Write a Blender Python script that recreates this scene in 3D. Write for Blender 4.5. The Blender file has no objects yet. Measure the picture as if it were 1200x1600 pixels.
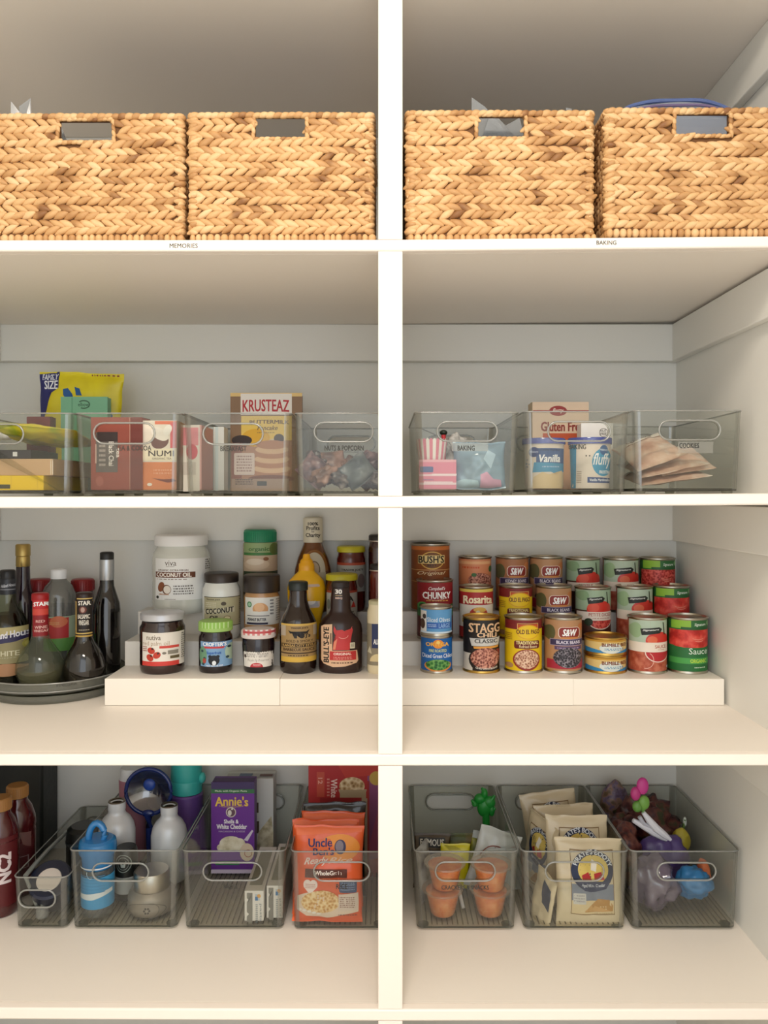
import bpy, bmesh, math, random
from mathutils import Vector, Matrix, Euler

# ------------------------------------------------------------------ camera, light, exposure
SC = bpy.context.scene
F, EYE = 1.244, 1.25            # camera distance to the shelf fronts and eye height (m)
W_R, W_L, BACK = .662, -.872, .560   # right wall, left wall, back wall of the pantry
FRONT = -2.1

cam = bpy.data.cameras.new('camera'); camo = bpy.data.objects.new('camera', cam)
SC.collection.objects.link(camo); SC.camera = camo
camo.location = (0, -F, EYE); camo.rotation_euler = (math.pi/2, 0, 0)
cam.sensor_fit = 'HORIZONTAL'; cam.sensor_width = 36; cam.lens = 36*1244/1200
cam.shift_y = -28/1200; cam.clip_start = .02

world = bpy.data.worlds.new('world'); SC.world = world; world.use_nodes = True
bg = world.node_tree.nodes['Background']; bg.inputs[0].default_value = (.88, .94, 1, 1); bg.inputs[1].default_value = 1.05

def area(name, loc, rot, sx, sy, watt, col):
    l = bpy.data.lights.new(name, 'AREA'); l.shape = 'RECTANGLE'; l.size = sx; l.size_y = sy
    l.energy = watt; l.color = col
    o = bpy.data.objects.new(name, l); SC.collection.objects.link(o); o.location = loc; o.rotation_euler = rot
    return o
area('ceiling_lamp', (-.1, -1.25, 2.41), (math.radians(14), 0, 0), .45, .45, 20.5, (1, .88, .74))
area('doorway_light', (0, -2.0, 1.35), (math.radians(90), 0, 0), 1.3, 1.7, 6, (.92, .96, 1))

SC.view_settings.view_transform = 'Standard'; SC.view_settings.look = 'None'
SC.view_settings.gamma = 1; SC.view_settings.use_curve_mapping = False
SC.view_settings.exposure = 0.16
SC.cycles.transparent_max_bounces = 40
SC.cycles.max_bounces = 10; SC.cycles.diffuse_bounces = 5
SC.cycles.use_denoising = True

# ------------------------------------------------------------------ helpers
def rr(Y): return F/(F+Y)
def X(px, Y): return (px-600)/1000/rr(Y)
def Z(py, Y): return EYE+(772-py)/1000/rr(Y)
Z1, Z2, Z3, Z4 = EYE+.398, EYE-.0035, EYE-.407, EYE-.806      # shelf tops
RNG = random.Random(7)

def lin(h):
    h = h.lstrip('#'); v = [int(h[i:i+2], 16)/255 for i in (0, 2, 4)]
    return tuple(c/12.92 if c <= .04045 else ((c+.055)/1.055)**2.4 for c in v)+(1,)
MATS = {}
def mat(h, rough=.55, metal=0, spec=.5, bump=0, bscale=200, coat=0):
    k = ('p', h, rough, metal, spec, bump, bscale, coat)
    if k in MATS: return MATS[k]
    m = bpy.data.materials.new('surface_'+h.strip('#')); m.use_nodes = True; MATS[k] = m
    nt = m.node_tree; p = nt.nodes['Principled BSDF']
    p.inputs['Base Color'].default_value = lin(h); p.inputs['Roughness'].default_value = rough
    p.inputs['Metallic'].default_value = metal; p.inputs['Specular IOR Level'].default_value = spec
    p.inputs['Coat Weight'].default_value = coat
    if bump:
        n = nt.nodes.new('ShaderNodeTexNoise'); n.inputs['Scale'].default_value = bscale
        tc = nt.nodes.new('ShaderNodeTexCoord'); nt.links.new(tc.outputs['Object'], n.inputs['Vector'])
        b = nt.nodes.new('ShaderNodeBump'); b.inputs['Strength'].default_value = bump; b.inputs['Distance'].default_value = .002
        nt.links.new(n.outputs[0], b.inputs['Height']); nt.links.new(b.outputs[0], p.inputs['Normal'])
    return m
def speck(cols, scale=120, rough=.5, kind='vor', metal=0):
    """food pictures printed on packaging, fabric, chocolate: colour cells or clouds from a procedural texture"""
    k = ('s', tuple(cols), scale, rough, kind, metal)
    if k in MATS: return MATS[k]
    m = bpy.data.materials.new('mottled_'+cols[0].strip('#')); m.use_nodes = True; MATS[k] = m
    nt = m.node_tree; p = nt.nodes['Principled BSDF']; p.inputs['Roughness'].default_value = rough
    p.inputs['Metallic'].default_value = metal
    tc = nt.nodes.new('ShaderNodeTexCoord')
    if kind == 'vor':
        t = nt.nodes.new('ShaderNodeTexVoronoi'); out = t.outputs['Distance']; t.inputs['Scale'].default_value = scale
    else:
        t = nt.nodes.new('ShaderNodeTexNoise'); out = t.outputs[0]; t.inputs['Scale'].default_value = scale; t.inputs['Detail'].default_value = 3
    nt.links.new(tc.outputs['Object'], t.inputs['Vector'])
    r = nt.nodes.new('ShaderNodeValToRGB'); e = r.color_ramp.elements
    lo, hi = (.1, .75) if kind == 'vor' else (.35, .65)
    for i, c in enumerate(cols):
        pos = lo+(hi-lo)*i/max(1, len(cols)-1)
        el = e[i] if i < 2 else e.new(pos)
        el.position = pos; el.color = lin(c)
    nt.links.new(out, r.inputs[0]); nt.links.new(r.outputs[0], p.inputs['Base Color'])
    return m
def clear(h, gloss=.08, rough=.06, name='clear_plastic', milk=0.0, milkcol='ffffff'):
    """see-through plastic: tinted transparency under a fresnel shine, optionally a little milky"""
    k = ('c', h, gloss, rough, milk, milkcol)
    if k in MATS: return MATS[k]
    m = bpy.data.materials.new(name); m.use_nodes = True; MATS[k] = m
    nt = m.node_tree; nt.nodes.clear(); N = nt.nodes.new
    out = N('ShaderNodeOutputMaterial'); tr = N('ShaderNodeBsdfTransparent'); gl = N('ShaderNodeBsdfGlossy')
    tr.inputs[0].default_value = lin(h); gl.inputs['Roughness'].default_value = rough
    lw = N('ShaderNodeLayerWeight'); lw.inputs[0].default_value = .5
    pw = N('ShaderNodeMath'); pw.operation = 'POWER'; pw.inputs[1].default_value = 4; nt.links.new(lw.outputs['Facing'], pw.inputs[0])
    sc_ = N('ShaderNodeMath'); sc_.operation = 'MULTIPLY'; sc_.inputs[1].default_value = .45; nt.links.new(pw.outputs[0], sc_.inputs[0])
    mx = N('ShaderNodeMixShader'); base = tr
    if milk:
        df = N('ShaderNodeBsdfDiffuse'); df.inputs[0].default_value = lin(milkcol)
        m2 = N('ShaderNodeMixShader'); m2.inputs[0].default_value = milk
        nt.links.new(tr.outputs[0], m2.inputs[1]); nt.links.new(df.outputs[0], m2.inputs[2]); base = m2
    ad = N('ShaderNodeMath'); ad.operation = 'ADD'; ad.use_clamp = True; ad.inputs[1].default_value = gloss
    nt.links.new(sc_.outputs[0], ad.inputs[0]); nt.links.new(ad.outputs[0], mx.inputs[0])
    nt.links.new(base.outputs[0], mx.inputs[1]); nt.links.new(gl.outputs[0], mx.inputs[2])
    nt.links.new(mx.outputs[0], out.inputs[0])
    return m

def link(o): SC.collection.objects.link(o); return o
def root(name, label, cat, loc=(0, 0, 0), group=None, rot=None):
    o = link(bpy.data.objects.new(name, None)); o.location = loc; o.empty_display_size = .02
    if rot: o.rotation_euler = rot
    o['label'] = label; o['category'] = cat
    if group: o['group'] = group
    return o

class M:
    """collects shapes of one mesh, each face with a material"""
    def __init__(s): s.v = []; s.f = []; s.m = []; s.mats = []
    def mi(s, m):
        if isinstance(m, str): m = mat(m)
        if m not in s.mats: s.mats.append(m)
        return s.mats.index(m)
    def add(s, vs, fs, m):
        b = len(s.v); s.v += [tuple(q) for q in vs]; k = s.mi(m)
        for f in fs: s.f.append(tuple(b+i for i in f)); s.m.append(k)
        return s
    def box(s, x0, x1, y0, y1, z0, z1, m):
        return s.add([(x0,y0,z0),(x1,y0,z0),(x1,y1,z0),(x0,y1,z0),(x0,y0,z1),(x1,y0,z1),(x1,y1,z1),(x0,y1,z1)],
                     [(0,3,2,1),(4,5,6,7),(0,1,5,4),(1,2,6,5),(2,3,7,6),(3,0,4,7)], m)
    def board(s, x0, x1, y0, y1, zl, zr, th, m):
        return s.add([(x0,y0,zl-th),(x1,y0,zr-th),(x1,y1,zr-th),(x0,y1,zl-th),(x0,y0,zl),(x1,y0,zr),(x1,y1,zr),(x0,y1,zl)],
                     [(0,3,2,1),(4,5,6,7),(0,1,5,4),(1,2,6,5),(2,3,7,6),(3,0,4,7)], m)
    def lathe(s, cx, cy, prof, m, seg=40, sy=1.0, ms=None):
        """prof: (radius, z) from one end to the other; ms: material per band"""
        n = len(prof); vs = []
        for (R, z) in prof:
            for i in range(seg):
                a = 2*math.pi*i/seg; vs.append((cx+R*math.sin(a), cy-R*math.cos(a)*sy, z))
        b = len(s.v); s.v += vs
        up = prof[0][1] > prof[-1][1]
        for j in range(n-1):
            k = s.mi(ms[j] if ms else m)
            for i in range(seg):
                i2 = (i+1) % seg
                q = (b+j*seg+i, b+(j+1)*seg+i, b+(j+1)*seg+i2, b+j*seg+i2)
                s.f.append(q if up else q[::-1]); s.m.append(k)
        return s
    def ell(s, cx, cy, cz, rx, ry, rz, m, seg=18, rings=10, rot=None):
        vs = [(0, 0, 1)]
        for j in range(1, rings):
            t = math.pi*j/rings
            for i in range(seg):
                a = 2*math.pi*i/seg; vs.append((math.sin(t)*math.cos(a), math.sin(t)*math.sin(a), math.cos(t)))
        vs.append((0, 0, -1)); R = Euler(rot).to_matrix() if rot else None
        o = []
        for x, y, z in vs:
            p = Vector((x*rx, y*ry, z*rz))
            if R: p = R @ p
            o.append((p.x+cx, p.y+cy, p.z+cz))
        fs = [(0, 1+i, 1+(i+1) % seg) for i in range(seg)]
        for j in range(rings-2):
            for i in range(seg):
                a = 1+j*seg+i; b = 1+j*seg+(i+1) % seg; fs.append((a, a+seg, b+seg, b))
        L = len(vs)-1; q = 1+(rings-2)*seg
        fs += [(L, q+(i+1) % seg, q+i) for i in range(seg)]
        return s.add(o, fs, m)
    def tube(s, pts, rad, m, seg=8, closed=False, up=(0, 0, 1)):
        P = [Vector(p) for p in pts]; n = len(P); vs = []
        up = Vector(up)
        for i in range(n):
            a = P[(i-1) % n] if (closed or i) else P[i]; b = P[(i+1) % n] if (closed or i < n-1) else P[i]
            t = (b-a).normalized(); u = t.cross(up)
            if u.length < .05: u = t.cross(Vector((0, 1, 0)))
            u.normalize(); w = t.cross(u)
            rd = rad[i] if isinstance(rad, (list, tuple)) else rad
            for k in range(seg):
                c = 2*math.pi*k/seg; vs.append(P[i]+(u*math.cos(c)+w*math.sin(c))*rd)
        fs = []
        for i in range(n if closed else n-1):
            for k in range(seg):
                k2 = (k+1) % seg; i2 = (i+1) % n
                fs.append((i*seg+k, i*seg+k2, i2*seg+k2, i2*seg+k))
        if not closed: fs += [tuple(range(seg))[::-1], tuple((n-1)*seg+k for k in range(seg))]
        return s.add(vs, fs, m)
    def prism(s, pts, y0, y1, m):
        """outline in x,z given depth from y0 to y1"""
        n = len(pts); vs = [(x, y0, z) for x, z in pts]+[(x, y1, z) for x, z in pts]
        fs = [tuple(range(n)), tuple(range(2*n-1, n-1, -1))]+[(i, n+i, n+(i+1) % n, (i+1) % n) for i in range(n)]
        return s.add(vs, fs, m)
    def build(s, name, parent=None, world=True, smooth=35, bevel=0, recalc=True, label=None):
        me = bpy.data.meshes.new(name)
        off = Vector(parent.location) if (parent is not None and world) else Vector((0, 0, 0))
        if parent is not None and world and parent.parent is not None: off = off+Vector(parent.parent.location)
        me.from_pydata([tuple(Vector(q)-off) for q in s.v], [], s.f)
        for m in s.mats: me.materials.append(m)
        me.polygons.foreach_set('material_index', s.m); me.update()
        if recalc:
            b = bmesh.new(); b.from_mesh(me); bmesh.ops.recalc_face_normals(b, faces=b.faces); b.to_mesh(me); b.free()
        if smooth:
            me.shade_smooth(); me.set_sharp_from_angle(angle=math.radians(smooth))
        o = link(bpy.data.objects.new(name, me))
        if parent is not None: o.parent = parent
        if bevel:
            b = o.modifiers.new('bevel', 'BEVEL'); b.width = bevel; b.segments = 2; b.limit_method = 'ANGLE'
        if label: o['label'] = label
        return o

TXT = {}
def glyphs(t, bold, shear):
    k = (t, bold, shear)
    if k not in TXT:
        cu = bpy.data.curves.new('t', 'FONT'); cu.body = t; cu.shear = shear; cu.offset = min(0, bold); cu.resolution_u = 2
        ob = bpy.data.objects.new('t', cu); me = bpy.data.meshes.new_from_object(ob)
        vs = [(v.co.x, v.co.y) for v in me.vertices]; fs = [tuple(p.vertices) for p in me.polygons]
        x0 = min(v[0] for v in vs); x1 = max(v[0] for v in vs); y0 = min(v[1] for v in vs); y1 = max(v[1] for v in vs)
        if bold > .008:        # heavier strokes: the letters repeated a hair to each side
            n = len(vs); base = list(vs); bf = list(fs); d = bold*.75
            vs = []; fs = []
            for j, (p, q) in enumerate(((-d, -d*.5), (d, d*.5), (-d, d*.5), (d, -d*.5), (0, 0))):
                vs += [(a+p, b+q) for a, b in base]; fs += [tuple(i+j*n for i in f) for f in bf]
            x0 -= d; x1 += d; y0 -= d*.5; y1 += d*.5
        TXT[k] = ([((a-x0)/(x1-x0), (b-y0)/(y1-y0)) for a, b in vs], fs)
        bpy.data.objects.remove(ob); bpy.data.curves.remove(cu); bpy.data.meshes.remove(me)
    return TXT[k]

class Lab:
    """printing laid on a surface. conv: picture coordinates -> x, z on the thing; surf(x, z, lift) -> point in 3D"""
    def __init__(s, conv, surf, xs=.0028, zs=None, lift=.00012, step=.00006):
        s.c = conv; s.surf = surf; s.e = []; s.xs = xs; s.zs = zs; s.lift = lift; s.step = step; s.n = 0
    def _a(s, vs, fs, m, sub=1):
        if isinstance(m, str): m = mat(m, .5)
        s.e.append((vs, fs, m, s.n, max(1, len(vs)//sub))); s.n += 1; return s
    def same(s): s.n -= 1; return s
    def poly(s, pts, m): return s._a([s.c(*p) for p in pts], [tuple(range(len(pts)))], m)
    def rect(s, x0, y0, x1, y1, m): return s.poly([(x0, y1), (x1, y1), (x1, y0), (x0, y0)], m)
    def rr(s, x0, y0, x1, y1, q, m):
        pts = []
        for cx, cy, a0 in ((x1-q, y0+q, -90), (x1-q, y1-q, 0), (x0+q, y1-q, 90), (x0+q, y0+q, 180)):
            for i in range(5):
                a = math.radians(a0+i*22.5); pts.append((cx+q*math.cos(a), cy+q*math.sin(a)))
        return s.poly(pts, m)
    def oval(s, cx, cy, rx, ry, m, a0=0, a1=360, n=22, tilt=0):
        ct, st = math.cos(math.radians(tilt)), math.sin(math.radians(tilt)); p = []
        for i in range(n):
            a = math.radians(a0+(a1-a0)*i/(n if a1-a0 == 360 else n-1)); u, w = rx*math.cos(a), ry*math.sin(a)
            p.append((cx+u*ct-w*st, cy+u*st+w*ct))
        return s.poly(p, m)
    def ring(s, cx, cy, rx, ry, wd, m, a0=0, a1=360, n=24):
        vs = []; fs = []
        for i in range(n+1):
            a = math.radians(a0+(a1-a0)*i/n)
            vs += [s.c(cx+rx*math.cos(a), cy+ry*math.sin(a)), s.c(cx+(rx-wd)*math.cos(a), cy+(ry-wd)*math.sin(a))]
        for i in range(n): fs.append((2*i, 2*i+1, 2*i+3, 2*i+2))
        return s._a(vs, fs, m)
    def frame(s, x0, y0, x1, y1, t, m):
        s.rect(x0, y0, x1, y0+t, m); s.same().rect(x0, y1-t, x1, y1, m)
        s.same().rect(x0, y0, x0+t, y1, m); return s.same().rect(x1-t, y0, x1, y1, m)
    def text(s, t, x0, y0, x1, y1, m, bold=.02, shear=0, bend=0, rise=0, rot=0):
        """fits the words into the box; bend arches them, rise slants them, rot 1 = reads upward, -1 = downward"""
        vs, fs = glyphs(t, bold, shear); o = []
        for u, w in vs:
            if rot == 0: px = x0+(x1-x0)*u; py = y1+(y0-y1)*w+bend*(2*u-1)**2-rise*u
            elif rot == 1: px = x0+(x1-x0)*(1-w); py = y1+(y0-y1)*u
            else: px = x0+(x1-x0)*w; py = y0+(y1-y0)*u
            o.append(s.c(px, py))
        return s._a(o, fs, m, 5 if bold > .008 else 1)
    def arc(s, t, cx, cy, R, h, a0, a1, m, bold=.02):
        """words along a circle from angle a0 to a1 (degrees, clockwise from straight up)"""
        vs, fs = glyphs(t, bold, 0); o = []
        for u, w in vs:
            a = math.radians(a0+(a1-a0)*u); q = R+h*w
            o.append(s.c(cx+q*math.sin(a), cy-q*math.cos(a)))
        return s._a(o, fs, m)
    def scr(s, x0, y0, x1, y1, rows, m, seed=1, fill=.8):
        """lines of print too small to read"""
        g = random.Random(seed); h = (y1-y0)/rows; vs = []; fs = []
        for i in range(rows):
            x = x0
            while x < x1:
                w = min(g.uniform(.04, .16)*(x1-x0), x1-x); b = len(vs)
                ya = y0+h*(i+.25); yb = ya+h*.5
                vs += [s.c(x, yb), s.c(x+w*fill, yb), s.c(x+w*fill, ya), s.c(x, ya)]; fs.append((b, b+1, b+2, b+3)); x += w+.02*(x1-x0)
        return s._a(vs, fs, m)
    def build(s, name, parent, world=True, base=None):
        bm = bmesh.new(); mats = []; lay = bm.verts.layers.float.new('l')
        for vs, fs, m, n, blk in s.e:
            if m not in mats: mats.append(m)
            k = mats.index(m); V = []
            for i, (x, z) in enumerate(vs):
                q = bm.verts.new((x, 0, z)); q[lay] = n+.18*(i//blk); V.append(q)
            for f in fs:
                try: fc = bm.faces.new([V[i] for i in f]); fc.material_index = k
                except ValueError: pass
        bmesh.ops.triangulate(bm, faces=bm.faces[:])
        rs = getattr(s.surf, 'rs', None)
        for ax, st in ((0, s.xs), (2, s.zs)):
            if not st: continue
            if ax == 0 and rs:
                for i in range(-16, 17):
                    co = Vector((rs[0]+rs[1]*math.sin(math.radians(i*5.4)), 0, 0))
                    bmesh.ops.bisect_plane(bm, geom=bm.verts[:]+bm.edges[:]+bm.faces[:], plane_co=co, plane_no=(1, 0, 0), dist=1e-7)
                continue
            cs = [q.co[ax] for q in bm.verts]; a = min(cs); b = max(cs); n = max(1, int((b-a)/st))
            for i in range(1, n):
                no = Vector((0, 0, 0)); no[ax] = 1; co = Vector((0, 0, 0)); co[ax] = a+(b-a)*i/n
                bmesh.ops.bisect_plane(bm, geom=bm.verts[:]+bm.edges[:]+bm.faces[:], plane_co=co, plane_no=no, dist=1e-7)
        off = Vector(parent.location) if world else Vector((0, 0, 0))
        for q in bm.verts: q.co = Vector(s.surf(q.co.x, q.co.z, s.lift+s.step*q[lay]))-off
        bm.normal_update()
        bad = [f for f in bm.faces if f.normal.y > .02]
        if bad: bmesh.ops.reverse_faces(bm, faces=bad)
        me = bpy.data.meshes.new(name); bm.to_mesh(me); bm.free()
        for m in mats: me.materials.append(m)
        me.shade_smooth(); me.set_sharp_from_angle(angle=math.radians(40))
        o = link(bpy.data.objects.new(name, me)); o.parent = parent; return o

def pxc(Y): return lambda px, py: (X(px, Y), Z(py, Y))
def round_surf(cx, cy, R, sy=1.0):
    """R: a radius or a function of z"""
    def f(x, z, l):
        q = (R(z) if callable(R) else R)
        d = max(-.998*q, min(.998*q, x-cx))
        return (cx+d*(q+l)/q, cy-math.sqrt(q*q-d*d)*sy*(q+l)/q, z)
    f.rs = (cx, R if not callable(R) else None)
    if f.rs[1] is None: del f.rs
    return f
def flat_surf(Y): return lambda x, z, l: (x, Y-l, z)
def flat_lab(Y, **k): return Lab(pxc(Y), flat_surf(Y), xs=None, **k)
# ------------------------------------------------------------------ room and shelving
PAINT = mat('efe7dd', .5, bump=.05, bscale=60)
WALLM = mat('e6e5df', .6, bump=.06, bscale=90)
TRIM = mat('f8eee4', .4)
def struct(name, m, bevel=0, parent=None):
    o = m.build(name, parent, smooth=30, bevel=bevel)
    if parent is None: o['kind'] = 'structure'
    return o
CEIL = 2.46
struct('wall_back', M().box(W_L-.1, W_R+.1, BACK, BACK+.1, 0, CEIL, WALLM))
struct('wall_right', M().box(W_R, W_R+.1, FRONT, BACK+.1, 0, CEIL, WALLM))
struct('wall_left', M().box(W_L-.1, W_L, FRONT, BACK+.1, 0, CEIL, WALLM))
struct('floor', M().box(W_L-.1, W_R+.1, FRONT, BACK+.1, -.05, 0, mat('e3d8c8', .45, bump=.2, bscale=30)))
struct('ceiling', M().box(W_L-.1, W_R+.1, FRONT, BACK+.1, CEIL, CEIL+.05, WALLM))

def shelf(name, zl, zc, zr, label):
    """a board of two bays with a rounded wooden nosing along its front edge"""
    t = root(name, label, 'shelf', (.01, .28, zc))
    m = M().board(W_L, .010, .018, BACK, zl, zc, .018, PAINT); m.build('shelf_board', t, smooth=0)
    m = M().board(.010, W_R, .018, BACK, zc, zr, .018, PAINT); m.build('shelf_board', t, smooth=0)
    m = M(); v = [(x, y, z-d) for x, z in ((W_L, zl), (.010, zc), (W_R, zr)) for y, d in ((0, 0), (.018, 0), (.018, .018), (0, .018))]
    m.add(v, [(k+j, k+(j+1) % 4, k+4+(j+1) % 4, k+4+j) for k in (0, 4) for j in range(4)]+[(3, 2, 1, 0), (8, 9, 10, 11)], TRIM)
    m.build('front_nosing', t, smooth=30, bevel=.0025)
    return t
sh0 = shelf('shelf', EYE+.815, EYE+.815, EYE+.815, 'white painted shelf over the wicker baskets, topmost of the five')
sh1 = shelf('shelf', Z1-.001, Z1, Z1+.006, 'white painted shelf carrying the four wicker baskets')
sh2 = shelf('shelf', Z2-.001, Z2, Z2+.005, 'white painted shelf at eye level carrying seven clear bins')
sh3 = shelf('shelf', Z3, Z3, Z3, 'white painted shelf carrying the cans, jars and bottles')
sh4 = shelf('shelf', Z4+.004, Z4, Z4+.001, 'white painted shelf under the deep clear bins, lowest in view')
# upright divider: a panel with a wider strip on its front edge
t = root('shelf_divider', 'white upright divider between the left and right bays of shelves', 'divider', (.01, .28, 0))
tops = [0, Z4-.018, Z4, Z3-.018, Z3, Z2-.018, Z2, Z1-.018, Z1, EYE+.797, EYE+.815, CEIL]
for i in range(0, 12, 2):
    M().box(.0105, .0285, .019, BACK, tops[i]+.0002, tops[i+1]-.0002, PAINT).build('divider_panel', t, smooth=0)
    M().box(-.009, .029, .0006, .0185, tops[i]+.0003, tops[i+1]-.0003, TRIM).build('front_strip', t, smooth=0, bevel=.0012)
k = 0
for zt in (EYE+.797, Z1-.018, Z2-.018, Z3-.018):
    for (a, b) in ((W_L, .0103), (.0287, W_R)):
        k += 1; e = (.005 if a > 0 and zt < EYE+.7 else 0)
        struct('trim_%d' % k, M().box(a, b, BACK-.026, BACK, zt-.083, zt-.0002, WALLM), bevel=.002)
    k += 1; struct('trim_%d' % k, M().box(W_R-.018, W_R, .02, BACK-.026, zt-.083, zt-.0002, WALLM), bevel=.002)
    k += 1; struct('trim_%d' % k, M().box(W_L, W_L+.018, .02, BACK-.026, zt-.083, zt-.0002, WALLM), bevel=.002)
def sticker(txt, x0, y0, x1, y1, par, what):
    l = Lab(pxc(0), flat_surf(0), xs=None, lift=.0003); l.text(txt, x0, y0, x1, y1, '38322a', .014)
    l.build('letter_sticker', par)
sticker('MEMORIES', 265, 380.5, 309, 387.5, sh1, '')
sticker('BAKING', 932, 376, 963, 382.5, sh1, '')

# ------------------------------------------------------------------ wicker baskets
def wicker_mat():
    m = bpy.data.materials.new('water_hyacinth'); m.use_nodes = True; nt = m.node_tree; p = nt.nodes['Principled BSDF']
    p.inputs['Roughness'].default_value = .55
    g = nt.nodes.new('ShaderNodeNewGeometry'); r = nt.nodes.new('ShaderNodeValToRGB'); e = r.color_ramp.elements
    e[0].color = lin('875a32'); e[0].position = 0; e[1].color = lin('e3bf90'); e[1].position = 1
    for q, c in ((.15, 'b58654'), (.38, 'cb9e6a'), (.7, 'd9b07c')): x = e.new(q); x.color = lin(c)
    tc = nt.nodes.new('ShaderNodeTexCoord'); n = nt.nodes.new('ShaderNodeTexNoise'); n.inputs['Scale'].default_value = 22
    nt.links.new(tc.outputs['Object'], n.inputs['Vector'])
    ma = nt.nodes.new('ShaderNodeMath'); ma.operation = 'MULTIPLY_ADD'; ma.inputs[1].default_value = 1.1; 
    nt.links.new(n.outputs[0], ma.inputs[0]); sb = nt.nodes.new('ShaderNodeMath'); sb.operation = 'MULTIPLY_ADD'; sb.inputs[1].default_value = .75; sb.inputs[2].default_value = -.42
    nt.links.new(g.outputs['Random Per Island'], sb.inputs[0]); nt.links.new(sb.outputs[0], ma.inputs[2])
    nt.links.new(ma.outputs[0], r.inputs[0]); nt.links.new(r.outputs[0], p.inputs['Base Color'])
    mp = nt.nodes.new('ShaderNodeMapping'); mp.inputs['Scale'].default_value = (60, 60, 500); n2 = nt.nodes.new('ShaderNodeTexNoise'); n2.inputs['Scale'].default_value = 3
    nt.links.new(tc.outputs['Object'], mp.inputs[0]); nt.links.new(mp.outputs[0], n2.inputs['Vector'])
    b = nt.nodes.new('ShaderNodeBump'); b.inputs['Strength'].default_value = .35; b.inputs['Distance'].default_value = .001
    nt.links.new(n2.outputs[0], b.inputs['Height']); nt.links.new(b.outputs[0], p.inputs['Normal'])
    return m
WICK = wicker_mat(); WDARK = mat('6b4624', .8, bump=.4, bscale=150)  # core behind the strands coloured dark, painting in the shade of the gaps
def leaf(m, P, A, B, C, L, wd, th):
    """one flattened strand: centre P, long axis A, across B, outward C"""
    seg, n = 8, 7; vs = []
    for i in range(n):
        t = i/(n-1); s = -L/2+L*t; q = max(.12, math.sin(math.pi*(.06+.88*t))**.75)
        for k in range(seg):
            a = 2*math.pi*k/seg
            vs.append(P+A*s+B*(math.cos(a)*wd/2*q)+C*(math.sin(a)*th/2*q+.0012*math.sin(math.pi*t)))
    fs = [(i*seg+k, i*seg+(k+1) % seg, (i+1)*seg+(k+1) % seg, (i+1)*seg+k) for i in range(n-1) for k in range(seg)]
    fs += [tuple(range(seg))[::-1], tuple((n-1)*seg+k for k in range(seg))]
    m.add(vs, fs, WICK)
def weave(m, O, U, N, width, z0, z1, g, holes=()):
    """plaited rows across one side: O the lower corner, U along, N outward"""
    Zv = Vector((0, 0, 1)); rows = int(round((z1-z0)/.0222)); ph = (z1-z0)/rows
    for j in range(rows):
        zc = z0+ph*(j+.5); wob = g.uniform(0, 6)
        for s in (1, -1):
            x = g.uniform(.001, .006)
            while x < width+.002:
                p = .0165*g.uniform(.88, 1.15); xc = x+p/2
                zz = zc+s*ph*.245+.0015*math.sin(xc*30+wob)
                if any(a-.006 < xc < b+.006 and c < zz < d for a, b, c, d in holes) or xc > width-.0095 or xc < .0095:
                    x += p; continue
                an = -s*math.radians(g.uniform(18, 30)); Ln = .0285*g.uniform(.9, 1.12)
                A = (U*math.cos(an)+Zv*math.sin(an)); B = (Zv*math.cos(an)-U*math.sin(an)); tl = g.uniform(.10, .22)
                A2 = (A+N*tl).normalized(); C = A2.cross(B)
                if C.dot(N) < 0: C = -C
                leaf(m, O+U*xc+Zv*(zz-O.z)+N*.0005, A2, B, C, Ln, ph*.50*g.uniform(.9, 1.1), .0095)
                x += p
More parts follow.
